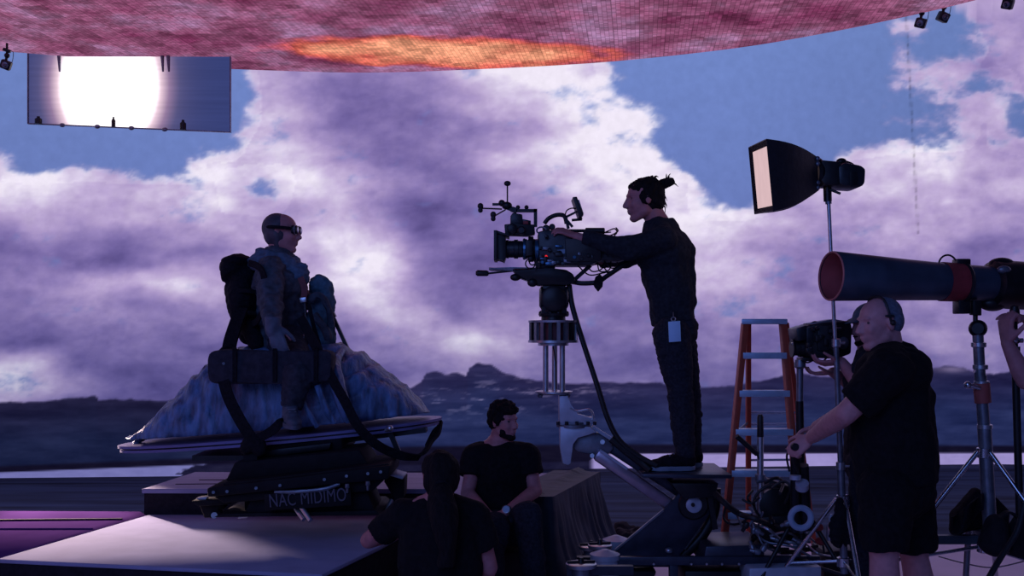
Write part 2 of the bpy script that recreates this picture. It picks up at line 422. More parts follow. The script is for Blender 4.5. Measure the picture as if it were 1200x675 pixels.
# sunset glow lying across the picture
sp = N('ShaderNodeSeparateXYZ'); L.new(geo.outputs['Position'], sp.inputs[0])
def M(op, a_, b__=None, c_=None):
    n = N('ShaderNodeMath', operation=op)
    for i, v_ in enumerate((a_, b__, c_)):
        if v_ is None: continue
        if isinstance(v_, (int, float)): n.inputs[i].default_value = v_
        else: L.new(v_, n.inputs[i])
    return n.outputs[0]
x_ = sp.outputs[0]; y_ = sp.outputs[1]
nz2 = N('ShaderNodeTexNoise'); nz2.inputs['Scale'].default_value = 1.6; nz2.inputs['Detail'].default_value = 5; L.new(geo.outputs['Position'], nz2.inputs['Vector'])
nv = M('MULTIPLY', M('SUBTRACT', nz2.outputs['Fac'], .5), 2.2)
ex = M('POWER', M('DIVIDE', M('SUBTRACT', x_, -.65), 1.75), 2)
yy = M('SUBTRACT', M('SUBTRACT', y_, 10.72), M('MULTIPLY', x_, .1))
ey = M('POWER', M('DIVIDE', yy, .60), 2)
gl = M('SUBTRACT', M('ADD', 1.15, nv), M('ADD', ex, ey))
gl = N('ShaderNodeMapRange'); 
L.new(M('SUBTRACT', M('ADD', 1.15, nv), M('ADD', ex, ey)), gl.inputs['Value']); gl.inputs['From Min'].default_value = -.1; gl.inputs['From Max'].default_value = 1.1; gl.clamp = True
cr2 = N('ShaderNodeValToRGB'); L.new(gl.outputs[0], cr2.inputs[0]); E2 = cr2.color_ramp.elements
E2[0].position = .05; E2[0].color = srgb(172, 60, 84); E2[1].position = .9; E2[1].color = srgb(246, 164, 130)
q = E2.new(.45); q.color = srgb(216, 104, 90)
mxg = N('ShaderNodeMix', data_type='RGBA'); g2 = N('ShaderNodeMapRange'); L.new(gl.outputs[0], g2.inputs[0]); g2.inputs['From Max'].default_value = .35
L.new(g2.outputs[0], mxg.inputs['Factor']); L.new(cr.outputs[0], mxg.inputs['A']); L.new(cr2.outputs[0], mxg.inputs['B'])
res = mul(mul(mul(mxg.outputs['Result'], b1.outputs[0]), b2.outputs[0]), b3.outputs[0])
e = N('ShaderNodeEmission'); e.inputs[1].default_value = .95; o = N('ShaderNodeOutputMaterial'); L.new(res, e.inputs[0]); L.new(e.outputs[0], o.inputs[0])
ceil = b_.build('ceiling', m, kind='structure'); ceil['label'] = 'LED ceiling panel glowing pink with an orange sunset patch'

# ------------------------------------------------------------ bright light card hung before the wall
lc = root('light_card', P(150, 155, 10.75), 'bright rectangular light card hanging under the ceiling at upper left', 'light card')
D0 = 10.78
m = bpy.data.materials.new('light_card_glow'); m.use_nodes = True; nt = m.node_tree; nt.nodes.clear(); L = nt.links
uvn = N('ShaderNodeTexCoord'); sp = N('ShaderNodeSeparateXYZ'); L.new(uvn.outputs['UV'], sp.inputs[0]); x_ = sp.outputs[0]; y_ = sp.outputs[1]
nz = N('ShaderNodeTexNoise'); nz.inputs['Scale'].default_value = 3; mp2 = N('ShaderNodeMapping'); mp2.inputs['Scale'].default_value = (.6, 7, 1); L.new(uvn.outputs['UV'], mp2.inputs[0]); L.new(mp2.outputs[0], nz.inputs['Vector'])
d2 = M('ADD', M('POWER', M('DIVIDE', M('SUBTRACT', x_, .40), .245), 2), M('POWER', M('DIVIDE', M('SUBTRACT', y_, .58), .80), 2))
g = M('DIVIDE', 1, M('ADD', 1, M('POWER', d2, 3.2)))
cr = N('ShaderNodeValToRGB'); L.new(g, cr.inputs[0]); E_ = cr.color_ramp.elements
E_[0].position = .0; E_[0].color = srgb(54, 64, 118); E_[1].position = .62; E_[1].color = (1.6, 1.5, 1.6, 1)
for p_, c_ in ((.09, (86, 84, 130)), (.22, (150, 124, 160)), (.42, (236, 206, 222))):
    q = E_.new(p_); q.color = srgb(*c_)
mm = N('ShaderNodeMapRange'); L.new(nz.outputs['Fac'], mm.inputs[0]); mm.inputs['To Min'].default_value = .8; mm.inputs['To Max'].default_value = 1.2
e = N('ShaderNodeEmission'); L.new(cr.outputs[0], e.inputs[0]); L.new(mm.outputs[0], e.inputs[1]); o = N('ShaderNodeOutputMaterial'); L.new(e.outputs[0], o.inputs[0])
b_ = MB(); b_.prism([P(33, 145, D0), P(270, 155, D0), P(270, 62, D0), P(33, 48, D0)], (0, .04, 0))
pn = b_.build('glowing_panel', m, lc)
me = pn.data; uv = me.uv_layers.new(name='UVMap'); aa = P(33, 155, D0)-OFF[pn]; bb = P(270, 60, D0)-OFF[pn]
for lp in me.loops:
    c_ = me.vertices[lp.vertex_index].co; uv.data[lp.index].uv = ((c_.x-aa.x)/(bb.x-aa.x), (c_.z-aa.z)/(bb.z-aa.z))
b_ = MB()
for (a1, a2) in (((33, 145), (270, 155)), ((270, 155), (270, 62)), ((33, 145), (33, 50))):
    b_.bar(P(*a1, D0-.01), P(*a2, D0-.01), .012, .02)
b_.build('frame', STEELD, lc)
for px, h, w_ in ((133, 12, 2.4), (214.5, 12, 3.6), (45, 9, 4)):
    b_ = MB(); yb = 145+(px-33)*.042
    b_.lathe(P(px, yb, D0-.03), (0, 0, 1), [(0, w_*.009), (h*.006, w_*.009), (h*.0075, w_*.004), (h*.009, w_*.004)], 12)
    b_.build('clamp_pin', BLACKM, lc)
for px in (73, 114, 154, 193):
    b_ = MB(); yb = 145+(px-33)*.042; b_.sph(P(px, yb, D0-.03), .032, (1, .5, .7)); b_.build('clamp_knob', STEELD, lc)
for px in (69, 190, 197):
    b_ = MB(); b_.tube(P(px, 62, D0-.03), P(px+1, 84, D0-.03), .022, .01); b_.build('hanger', STEELD, lc)

# ------------------------------------------------------------ floor
CONC = mat('studio_concrete', srgb(222, 214, 236), .6, 0, .10, 1.6, .03)
b_ = MB(); b_.box((0, 5.2, -.05), (26, 17, .1)); b_.build('floor', CONC, kind='structure')['label'] = 'pale concrete studio floor'
GM = mat('dark_scenic_ground', (.034, .062, .120), .85, 0, .7, 1.4, .5, stretch=(.35, 3.5, 1), spec=.2)
b_ = MB()
def gsurf(u, v):
    x = -9.5+u*19.5; bb = 600+1200*x/11.5; y0 = 7.95+.25*math.sin(x*1.7)+(-1.9 if x < 0 else 0)*min(1, max(0, (-x)/.6)); y1 = float(np.interp(bb, *zip(*WB)))-.06
    y = y0+(y1-y0)*v; z = .008+.03*max(0, noise.noise(V((x*.6, y*3, 0))))*math.sin(math.pi*min(1, max(0, v)))
    return V((x, y, z))
b_.grid(gsurf, 120, 60)
b_.build('ground_sheet', GM, solid=.012, label='dark rippled scenic ground sheet spread before the screen wall', cat='ground sheet')

# ------------------------------------------------------------ decks
DECKZ = .40; RISZ = .566
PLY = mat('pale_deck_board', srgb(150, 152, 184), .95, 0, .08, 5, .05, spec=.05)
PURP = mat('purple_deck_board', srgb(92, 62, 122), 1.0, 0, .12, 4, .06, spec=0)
DRAPE = mat('black_drape', (.016, .014, .022), .9, 0, .3, 30, .2, spec=.2)
A = V((-2.75, 5.46, 0)); B_ = V((-2.40, 6.78, 0)); C_ = V((-.50, 6.78, 0)); D_ = V((-.74, 5.80, 0)); E_ = V((-.95, 5.12, 0))
dk = root('stage_deck', (-1.7, 5.9, 0), 'low stage deck in the foreground topped with pale boards, lit by a bright patch', 'stage deck')
def poly(pts, z0, z1, bev=0):
    b = MB(); b.prism([V((p.x, p.y, z0)) for p in pts], (0, 0, z1-z0), bev); return b
fr = [A, B_, C_, D_, E_]
poly(fr, DECKZ-.022, DECKZ, .006).build('deck_board', PLY, dk)
b = MB(); cen = sum(fr, V())/5
sk = [cen+(p-cen)*.985 for p in fr]
def skirt(b, sk, z1, amp, n=26, close=True):
    segs = list(zip(sk, sk[1:]+sk[:1])) if close else list(zip(sk, sk[1:]))
    for p, q in segs:
        d = q-p; L_ = d.length; nn = max(6, int(L_*n)); no = V((d.y, -d.x, 0)).normalized()
        def f(u, v, p=p, d=d, no=no, L_=L_): 
            w_ = math.sin(math.pi*u)
            return V((p.x+d.x*u, p.y+d.y*u, z1*(1-v))) + no*(math.sin(u*L_*42+math.sin(u*9)*2)*amp*(.3+v)*w_)
        b.grid(f, nn, 6)
skirt(b, sk, DECKZ-.022, .008); b.build('skirt', DRAPE, dk, solid=.006)
ldk = root('stage_deck', (-3.6, 6.1, 0), 'purple stage deck at the left edge, beside the pale topped deck', 'stage deck')
g1 = V((-2.765, 5.46, 0)); g2 = V((-2.415, 6.78, 0)); g3 = V((-2.51, 6.92, 0)); g4 = V((-4.9, 6.98, 0)); g5 = V((-5.0, 5.52, 0))
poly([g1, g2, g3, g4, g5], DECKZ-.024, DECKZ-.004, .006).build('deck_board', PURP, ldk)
b = MB(); b.bar(V((-4.9, 6.50, DECKZ)), V((-2.52, 6.62, DECKZ)), .012, .01, (0, 0, 1)); b.build('seam_strip', DRAPE, ldk)
b = MB(); b.bar(V((-4.9, 6.28, DECKZ)), V((-2.58, 6.30, DECKZ)), .008, .008, (0, 0, 1)); b.build('seam_strip', PURP, ldk)
b = MB(); pl = [g1, g2, g3, g4, g5]; cen = sum(pl, V())/5; skirt(b, [cen+(p-cen)*.985 for p in pl], DECKZ-.024, .008); b.build('skirt', DRAPE, ldk, solid=.006)

# rear riser under the motion base, and the tarp over its right end
RT = mat('riser_board', srgb(140, 140, 178), .7, 0, .12, 3, .08, stretch=(1, 6, 1))
TARP = mat('grey_tarp', (.018, .034, .062), .65, 0, .3, 9, .15, spec=.4)
rs = root('stage_riser', (-1.2, 7.2, 0), 'black sided riser with a pale top behind the pale topped deck', 'stage riser')
rp = [V((-2.46, 6.80, 0)), V((-2.36, 7.62, 0)), V((.62, 7.55, 0)), V((.24, 6.45, 0)), V((-.38, 6.45, 0)), V((-.38, 6.80, 0))]
poly(rp, RISZ-.03, RISZ, .006).build('riser_board', RT, rs)
b = MB(); cen = V((-.9, 7.15, 0)); skirt(b, [cen+(p-cen)*.988 for p in rp], RISZ-.03, .006); b.build('skirt', DRAPE, rs, solid=.006)
b = MB()
for i, (ax, ay, bx_, by) in enumerate([(-2.3, 7.0, -1.5, 7.05), (-2.2, 7.2, -.9, 7.25), (-.3, 7.1, .45, 7.2), (-.2, 6.85, .3, 6.9)]):
    b.bar(V((ax, ay, RISZ+.001)), V((bx_, by, RISZ+.001)), .01, .006, (0, 0, 1))
b.build('seam_strip', DRAPE, rs)
# tarp: lies on the board near the edge, hangs down in folds to the floor
t0 = V((-.30, 6.43, 0)); t1 = V((.25, 6.43, 0)); t2 = V((.64, 7.56, 0))
L1 = (t1-t0).length; L2 = (t2-t1).length
def tarp(u, v):
    s = u*(L1+L2)
    if s < L1: p = t0.lerp(t1, s/L1); no = V((0, -1, 0))
    else: p = t1.lerp(t2, (s-L1)/L2); no = V((t2.y-t1.y, -(t2.x-t1.x), 0)).normalized()
    k = max(0, 1-abs(s-L1)/.12)
    if k: no = (no+V((.7, -.7, 0))*k).normalized()
    fold = noise.noise(V((s*9, v*1.2, 0)))*1.3+noise.noise(V((s*22, v*2.0, 3)))*.8+math.sin(s*17+3*noise.noise(V((s*3, v, 7))))*.35
    if v < .3:                                     # on top, with a raised crease
        a = (.3-v)/.3; q = p-no*(a*.34)
        z = RISZ+.006+.03*math.exp(-((a-.45)/.12)**2)*(.5+.5*math.sin(s*4+1))+.012*max(0, fold)*a*(1-a)*2
        return V((q.x, q.y, z))
    h = (v-.3)/.7; z = (RISZ+.006)*(1-h)+.006
    out = .012+.02*h+.15*h*h*h+.05*h
    return V((p.x, p.y, z))+no*(out+fold*.022*min(1, h*3)*(1+.5*h))
b = MB(); b.grid(tarp, 170, 44)
b.build('tarp', TARP, label='dark grey tarp draped in folds over the end of the riser beside the seated man', cat='tarp', solid=.004)

# ------------------------------------------------------------ motion base
mbm = mat('motion_base_paint', (.008, .008, .012), .7, 0, .3, 16, .03, spec=.2)
mb = root('motion_base', P(350, 603, 6.35), 'heavy black motion base carrying the sculpted seat mound on the deck', 'motion base')
def slab(b, top, bot, D, dep, bev=.006):     # four corner outline, left to right
    b.fprism([top[0], top[1], bot[1], bot[0]], D, dep, bev)
b = MB(); slab(b, ((262, 602), (440, 598)), ((250, 606.5), (446, 603.5)), 6.05, .5)
slab(b, ((300, 571), (425, 563)), ((286, 604), (440, 601)), 6.0, .34); b.build('ground_frame', mbm, mb)
b = MB(); slab(b, ((242, 572), (458, 545)), ((243, 583), (455, 562)), 5.985, .52, .012)
slab(b, ((250, 582), (452, 561)), ((262, 590), (436, 576)), 6.0, .45, .01); b.build('lower_platform', mbm, mb)
for px, py in ((250, 577), (266, 576), (300, 572), (328, 569), (380, 562), (406, 558), (431, 555), (446, 553)):
    b = MB(); b.tube(P(px, py, 5.735), P(px, py, 5.705), .009, n=10); b.build('bolt', STEELD, mb)
b = MB(); slab(b, ((275, 542), (421, 527)), ((264, 564), (433, 546)), 6.09, .40, .01)
b.fprism([(262, 567), (455, 543), (458, 546), (262, 570)], 6.0, .5, .003); b.build('upper_platform', mbm, mb)
b = MB(); b.fprism([(300, 523), (400, 514), (402, 530), (298, 541)], 6.3, .5, .01); b.build('top_pedestal', mbm, mb)
b = MB(); b.pprism([(283, 518), (302, 516), (303, 530), (299, 604), (288, 604), (287, 530)], 5.93, .05, .004); b.build('front_strut', mbm, mb)
# legs / actuators
for (x0, y0, x1, y1, D) in ((347, 596, 356, 609, 5.78), (353, 594, 364, 610, 5.75), (459, 586, 452, 602, 6.0)):
    b = MB(); b.tube(P(x0, y0, D), P(x1, y1, D-.05), .014); act = b.build('actuator_rod', STEEL, mb)
for (x0, y0, x1, y1, D) in ((300, 590, 318, 572, 6.4), (330, 600, 350, 566, 6.45), (398, 598, 384, 563, 6.4), (420, 600, 432, 565, 6.5), (410, 596, 418, 564, 6.0)):
    b = MB(); b.tube(P(x0, y0, D), P(x1, y1, D), .035); b.tube(P(x0, y0, D), P((x0+x1)/2, (y0+y1)/2, D), .05); b.build('actuator', mbm, mb)
b = MB()
for px, py in ((256, 590), (250, 600)): b.sph(P(px, py, 5.95), .045, (1.2, .7, .8))
b.pprism([(230, 584), (276, 582), (274, 588), (238, 590)], 5.95, .2, .006); b.pprism([(238, 588), (262, 588), (258, 604), (244, 604)], 6.0, .16, .006)
b.build('left_foot', mbm, mb)
b = MB(); b.pprism([(231, 583), (244, 582), (242, 586), (236, 586)], 5.9, .05, .002); b.build('foot_plate', STEEL, mb)
b = MB(); b.tube(P(251, 604, 5.93), P(251, 604, 5.89), .018); b.build('foot_bolt', STEEL, mb)
b = MB(); b.pprism([(281, 603), (292, 602), (291, 606), (280, 607)], 5.9, .06, .003); b.build('foot_plate', STEEL, mb)
b = MB(); b.pprism([(454, 553), (476, 557), (475, 581), (463, 584), (457, 566), (452, 563)], 6.1, .18, .008); b.pprism([(460, 575), (468, 574), (463, 600), (452, 602)], 6.12, .1, .004); b.build('right_foot', mbm, mb)
b = MB(); b.pprism([(457, 551), (475, 556), (474, 559), (456, 554)], 6.05, .2, .003); b.build('foot_plate', WHITEP, mb)
for px, py in ((407, 571), (431, 568)):
    b = MB(); b.lathe(P(px, py-4, 5.71), (0, 0, -1), [(0, .012), (.02, .014), (.025, .009), (.05, .007)], 10); b.build('clamp_screw', STEELD, mb)
b = MB(); b.path([P(322, 577, 5.74), P(350, 576, 5.72), P(380, 573, 5.72), P(398, 567, 5.74)], .011, 8); b.build('hydraulic_hose', STEELD, mb)
TXT = mat('grey_lettering', (.085, .08, .12), .6, 0, .1, 10, 0)
b = MB(); b.pprism([(310, 579), (411, 572), (412, 592), (311, 598)], 5.735, .02, .003); b.build('name_plate', mbm, mb)
text_part('NAC MIDIMO', P(315.5, 594.5, 5.718), .105, TXT, mb, ry=-5, sx=.66)

# ------------------------------------------------------------ shell
SHELL = mat('sculpted_shell_skin', (.085, .165, .33), .5, 0, .6, 17, 1.0, stretch=(1.5, 1, .45), spec=.5)
RIM = mat('shell_rim_metal', srgb(120, 118, 170), .4, .3, .1, 8, .03)
sh = root('sculpted_seat_mound', P(330, 520, 6.5), 'large blue-grey sculpted mound with a pale flat rim, ridden by the goggled actor', 'prop mound')
DS = 6.5
prof = [(150, 522), (158, 519), (172, 503), (190, 486), (205, 470), (220, 456), (236, 440), (252, 425), (270, 411), (295, 403), (330, 400), (365, 402), (385, 402), (403, 406), (418, 413), (433, 422), (446, 431), (458, 440), (470, 450), (482, 461), (492, 472), (500, 482), (505, 488)]
px_, py_ = zip(*prof)
def base_y(x): return 516-(x-150)*(30/352)
def shell(u, v):
    x = 152+u*351; e = math.sqrt(max(0, 1-((u-.5)/.5)**2)); hw = .42*(e**.8)
    top = P(x, float(np.interp(x, px_, py_)), DS); bz = EYE-(base_y(x)-4-387)*DS/1200
    h = max(.004, top.z-bz); a = math.pi*v
    cx = -math.cos(a); yy_ = math.copysign(abs(cx)**.9, cx); zz = abs(math.sin(a))**.75
    return V((top.x, DS+yy_*hw, bz+h*zz))
b = MB(); g = b.grid(shell, 90, 60)
def ridgef(c):
    x, y, z = c
    d = 0
    # furrows running along the flow of the sculpt
    s1 = (x+2.4)*1.0; q = (z-1.0)
    wav = noise.noise(V((x*1.5, y*1.5, z*2)))*.5
    front = 1 if y < DS else .3
    d += .020*math.sin((x*2.2-z*5.5+wav)*9)*(1 if -.9 > x > -1.25 else .25)
    d += .012*math.sin((x*6+z*4+wav*2)*7)*(1 if x < -1.75 else .15)
    return d
for v in b.bm.verts:
    n_ = V((0, v.co.y-DS, (v.co.z-.95)*.6)); 
    if n_.length > 1e-4: n_.normalize(); k = min(1, (v.co.z-.9)/.15); v.co += n_*(ridgef(v.co)*.9*max(0, k)+noise.fractal(v.co*4.5, 1, 2, 4)*.022*max(0, k)+noise.fractal(V((v.co.x*14, v.co.y*8, v.co.z*5)), 1, 2, 3)*.013)
b.build('mound_skin', SHELL, sh, solid=.01, angle=180)
# big head-like bulge on the right and a rolled lip
b = MB()
b.path([P(402, 409, 6.35), P(392, 425, 6.15), P(396, 452, 5.99), P(404, 480, 5.97), P(408, 494, 6.0)], lambda t: .02+.025*math.sin(math.pi*t), 10)
b.path([P(372, 452, 5.98), P(380, 475, 5.97), P(392, 496, 6.0)], .018, 8); b.path([P(355, 470, 5.98), P(362, 485, 5.98), P(372, 500, 6.0)], .016, 8)
b.build('skin_fold', SHELL, sh, wrinkle=(.006, 9, (1, 1, 1)))
b = MB()
for k in range(20):
    t = k/19; x = 160+t*92; y = float(np.interp(x, px_, py_))
    b.sph(P(x+1, y+2.5, 6.45), .026+.008*random.random(), (1, 1.6, .8), u=10, v=8)
b.build('ridge_scales', SHELL, sh, wrinkle=(.006, 14, (1, 1, 1)))
def rimpt(a, k=1, dz=0):
    c = math.cos(a); s_ = math.sin(a); x = 330+188*k*c; yd = DS-.02+.46*k*s_
    X_ = (x-600)*DS/1200; bz = EYE-(base_y(x)-387)*DS/1200
    return V((X_*1, yd, bz-.02+dz))
b = MB()
n = 72
for z0, z1, k in ((-.016, .0, 1), (-.042, -.026, .985)):
    top = [b.bm.verts.new(rimpt(2*math.pi*i/n, k, z1)) for i in range(n)]; bot = [b.bm.verts.new(rimpt(2*math.pi*i/n, k, z0)) for i in range(n)]
    b.bridge(top, bot); b.bm.faces.new(top); b.bm.faces.new(bot[::-1])
b.build('rim_plate', RIM, sh)
b = MB(); top = [b.bm.verts.new(rimpt(2*math.pi*i/n, .975, -.026)) for i in range(n)]; bot = [b.bm.verts.new(rimpt(2*math.pi*i/n, .975, -.016)) for i in range(n)]
b.bridge(top, bot); b.bm.faces.new(top[::-1]); b.bm.faces.new(bot); b.build('rim_core', BLACKM, sh)
b = MB(); b.bar(P(240, 531, 6.3), P(300, 531, 6.3), .03, .5, (0, 1, 0)); b.bar(P(300, 528, 6.3), P(500, 503, 6.3), .03, .12, (0, 1, 0)); b.pprism([(300, 524), (398, 513), (396, 520), (302, 532)], 6.3, .6, .004)
b.build('under_frame', BLACKM, sh)
b = MB(); b.bar(P(455, 502, 6.2), P(470, 536, 6.2), .03, .03); b.build('under_bracket', BLACKM, sh)
b = MB(); b.tube(P(452, 504, 6.1), P(458, 503, 6.08), .012); b.sph(P(457, 502, 6.08), .02); b.build('under_bolt', STEEL, sh)

# straps lashed over the mound
b = MB()
b.path([P(352, 372, 6.05), P(368, 402, 5.95), P(386, 438, 5.93), P(404, 470, 5.92), P(418, 497, 5.92), P(436, 517, 5.95), P(456, 529, 6.0), P(476, 535, 6.03), P(492, 536, 6.08)], .028, flat=((1, 0, .5), .004))
b.build('lashing_strap', BLACKF, label='long black strap running down over the right of the mound and looping below its rim', cat='strap', group=None)
b = MB(); b.path([P(516, 494, 6.5), P(513, 508, 6.4), P(505, 518, 6.3), P(497, 530, 6.15), P(486, 536, 6.1)], .014, flat=((1, 0, .5), .01)); b.path([P(514, 500, 6.45), P(508, 506, 6.4), P(500, 522, 6.3)], .012)
b.build('rim_strap', BLACKF, label='short black strap hanging off the right tip of the pale rim', cat='strap')
b = MB()
b.path([P(262, 446, 5.92), P(268, 466, 5.90), P(280, 490, 5.88), P(292, 510, 5.87), P(297, 520, 5.88)], .033, flat=((1, 0, .6), .005))
b.build('girth_strap', BLACKF, label='wide black strap slanting down the front of the mound from the long roll', cat='strap')
b = MB(); b.path([P(338, 470, 5.9), P(332, 490, 5.86), P(318, 505, 5.86), P(302, 514, 5.87)], .026, flat=((.6, 0, 1), .005))
b.build('stirrup_strap', BLACKF, label='black strap curving from the rider\'s boot down to the rim', cat='strap')
b = MB(); b.sph(P(297, 519, 5.88), .05, (1.4, .7, 1)); b.sph(P(304, 524, 5.88), .045, (1, .7, 1.2)); b.sph(P(289, 525, 5.9), .04)
b.build('strap_knot', BLACKF, label='dark bunched knot of strap at the near edge of the rim', cat='strap knot', remesh=.012, smooth=2)

# ------------------------------------------------------------ people
def frame(f, u):
    f = V(f).normalized(); r = f.cross(V(u)).normalized(); u = r.cross(f).normalized(); return f, r, u
class Head:
    def __init__(s, c, f, u=(0, 0, 1), k=1.0):
        s.c = V(c); s.f, s.r, s.u = frame(f, u); s.k = k
        s.M = Matrix((s.f, s.r, s.u)).transposed()
    def p(s, a, b, c): return s.c + (s.f*a+s.r*b+s.u*c)*s.k
    def sculpt(s, b, ears=True):
        k = s.k; e = lambda a, q, c, rad: b.sph(s.p(a, q, c), k, rad, s.M)
        e(-.012, 0, .035, (.097, .076, .084)); e(.028, 0, -.015, (.066, .062, .085)); e(-.03, 0, .0, (.07, .066, .07))
        b.cone(s.p(.0, .035, -.055), s.p(.06, .012, -.094), .036*k, .022*k); b.cone(s.p(.0, -.035, -.055), s.p(.06, -.012, -.094), .036*k, .022*k)
        b.cone(s.p(.055, 0, -.09), s.p(.072, 0, -.094), .02*k, .016*k)
        b.cone(s.p(.084, 0, .02), s.p(.108, 0, -.022), .010*k, .013*k, 10)
        e(.098, .012, -.027, (.012, .009, .009)); e(.098, -.012, -.027, (.012, .009, .009))
        e(.078, 0, .032, (.015, .048, .012)); e(.083, 0, -.052, (.014, .024, .007)); e(.081, 0, -.064, (.014, .021, .008))
        e(.06, .036, -.018, (.026, .022, .024)); e(.06, -.036, -.018, (.026, .022, .024))
        if ears:
            for q in (-1, 1): e(-.012, q*.078, 0, (.018, .009, .031))
    def dents(s):
        v = s.f*(-.012*s.k); return [(tuple(s.p(.088, q*.03, .014)), .014*s.k, tuple(v)) for q in (-1, 1)]
    def eyes(s, parent):
        for q in (-1, 1):
            b = MB(); b.sph(s.p(.064, q*.031, .013), .0115*s.k); b.build('eye', mat('eye_white', (.05, .04, .05), .3, 0, .5, 30, 0), parent)

def hand(b, wrist, d, n, side, curl=40, k=1.0, thumb=25, spread=0):
    """palm and five fingers; d along the fingers, n the way the palm faces, side towards the thumb"""
    w_ = V(wrist); d = V(d).normalized(); n = V(n); n = (n-d*n.dot(d)).normalized(); sd_ = V(side); sd_ = (sd_-d*sd_.dot(d)-n*sd_.dot(n)).normalized()
    M = Matrix((d, sd_, n)).transposed()
    b.sph(w_+d*.048*k, k, (.052, .039, .015), M)
    for i in range(4):
        off = sd_*((.030-.020*i)*k); kn = w_+d*((.092, .096, .092, .084)[i]*k)+off
        b.cone(w_+off*.45+d*.01*k, kn, .015*k, .0115*k, 10)
        p = kn; a = 0; L_ = (.074, .082, .077, .060)[i]*k
        for j, (seg, ang) in enumerate(((.45, .55), (.30, 1.0), (.25, .7))):
            a += R(curl)*ang; dd = (d+sd_*((1.5-i)*spread)).normalized()
            q = p+(dd*math.cos(a)+n*math.sin(a))*(L_*seg); b.cone(p, q, (.0102, .0092, .0084)[j]*k, (.0092, .0084, .0074)[j]*k, 10); p = q
    p = w_+d*.022*k+sd_*.022*k; t = R(thumb)
    for j, (L_, r0, r1) in enumerate(((.040, .015, .0115), (.034, .0112, .010), (.027, .010, .008))):
        dd = (d*(.62+.15*j)+sd_*(.62-.22*j)+n*(math.sin(t)*(.6+.5*j))).normalized(); q = p+dd*L_*k; b.cone(p, q, r0*k, r1*k, 10); p = q

def shoe(name, m, parent, heel, toe, k=1.0, sole=None, label=None):
    heel, toe = V(heel), V(toe); d = (toe-heel).normalized(); L_ = (toe-heel).length; s_ = d.cross(V((0, 0, 1))).normalized(); u = s_.cross(d)
    M = Matrix((d, s_, u)).transposed(); b = MB()
    b.sph(heel+d*.05+u*.055, 1, (.058, .04, .058), M); b.sph(heel+d*L_*.45+u*.045, 1, (L_*.4, .045, .045), M); b.sph(toe-d*.055+u*.032, 1, (.06, .046, .032), M)
    b.cone(heel+d*.06+u*.05, heel+d*.055+u*.11, .046, .044, flat1=True)
    o = b.build(name, m, parent, remesh=.008, smooth=3, label=label)
    b = MB(); pts = []
    for i in range(24):
        a = 2*math.pi*i/24; w_ = .047-.006*math.cos(a)*0+(.004 if math.cos(a) > 0 else -.004); pts.append(heel+d*(L_*.5+math.cos(a)*L_*.52)+s_*math.sin(a)*w_+u*-.004)
    b.prism(pts, u*.026, .004); b.build('sole', sole or m, o)
    b = MB()
    for i in range(4):
        c = heel+d*(L_*(.48+.09*i))+u*(.094-.011*i); b.tube(c-s_*.022, c+s_*.022, .0035, n=6)
    b.build('laces', mat('lace', (.22, .22, .28), .8, 0, .1, 20, 0), o)
    return o

# ---- rider
D = 6.45
rd = root('person', P(330, 405, D), 'seated rider in a padded jacket, close cap and goggles, astride the mound', 'person')
FAB1 = mat('waxed_jacket', (.060, .072, .100), .75, 0, .4, 26, .35, spec=.3)
FAB2 = mat('blue_grey_scarf', (.10, .15, .23), .85, 0, .3, 30, .35, spec=.2)
h = Head(P(331, 274, D), (1, -.10, -.02), (.06, 0, 1), 1.06)
body = MB(); h.sculpt(body)
nb = P(325, 305, D); chest = P(328, 335, D); pel = P(334, 402, D)
body.cone(h.p(-.02, 0, -.05), nb, .062, .07); body.cone(nb, chest, .08, .13); body.cone(chest, pel, .13, .13)
shR = P(316, 318, D-.19); elR = P(317, 355, D-.33); wrR = P(320, 383, D-.50)
shL = P(322, 318, D+.19); elL = P(345, 345, D+.20); wrL = P(366, 358, D+.12)
for a_, e_, w_ in ((shR, elR, wrR), (shL, elL, wrL)):
    body.cone(nb, a_, .06, .055); body.cone(a_, e_, .052, .042); body.cone(e_, w_, .042, .03)
hand(body, wrR, (.35, -.25, -1), (0, 1, .1), (1, 0, 0), 30); hand(body, wrL, (1, 0, -.3), (0, 0, -1), (0, -1, 0), 40)
hipR = P(338, 404, D-.12); knR = P(349, 440, D-.5); anR = P(341, 478, D-.52)
hipL = P(338, 404, D+.12); knL = P(352, 440, D+.46); anL = P(342, 478, D+.50)
for a_, e_, w_ in ((hipR, knR, anR), (hipL, knL, anL)):
    body.cone(pel, a_, .12, .10); body.cone(a_, e_, .085, .06); body.cone(e_, w_, .056, .04); body.cone(w_, w_+V((0, -.04, -.04)), .04, .035)
bo = body.build('body', SKIN, rd, remesh=.007, smooth=2, dents=h.dents())
b = MB(); b.cone(nb+V((0, 0, -.01)), chest, .115, .165); b.sph(chest+V((.0, 0, .0)), 1, (.172, .22, .15)); b.cone(chest, P(330, 372, D), .165, .155); b.cone(P(330, 372, D), P(333, 412, D), .155, .17, flat1=True)
for a_, e_, w_ in ((shR, elR, wrR), (shL, elL, wrL)):
    b.cone(nb+V((0, 0, -.04)), a_, .09, .088); b.cone(a_, e_, .088, .072); b.cone(e_, w_+(w_-e_)*-.05, .074, .052, flat1=True)
b.build('jacket', FAB1, rd, remesh=.010, smooth=2, wrinkle=(.014, 14, (1, 1, 1.6)))
b = MB()
for a_, e_, w_ in ((hipR, knR, anR), (hipL, knL, anL)):
    b.cone(pel, a_, .15, .125); b.cone(a_, e_, .115, .092); b.cone(e_, w_, .09, .062, flat1=True)
b.build('trousers', mat('dark_trousers', (.036, .038, .056), .85, 0, .4, 30, .3, spec=.25), rd, remesh=.010, smooth=2, wrinkle=(.010, 16, (1, 1, 1.4)))
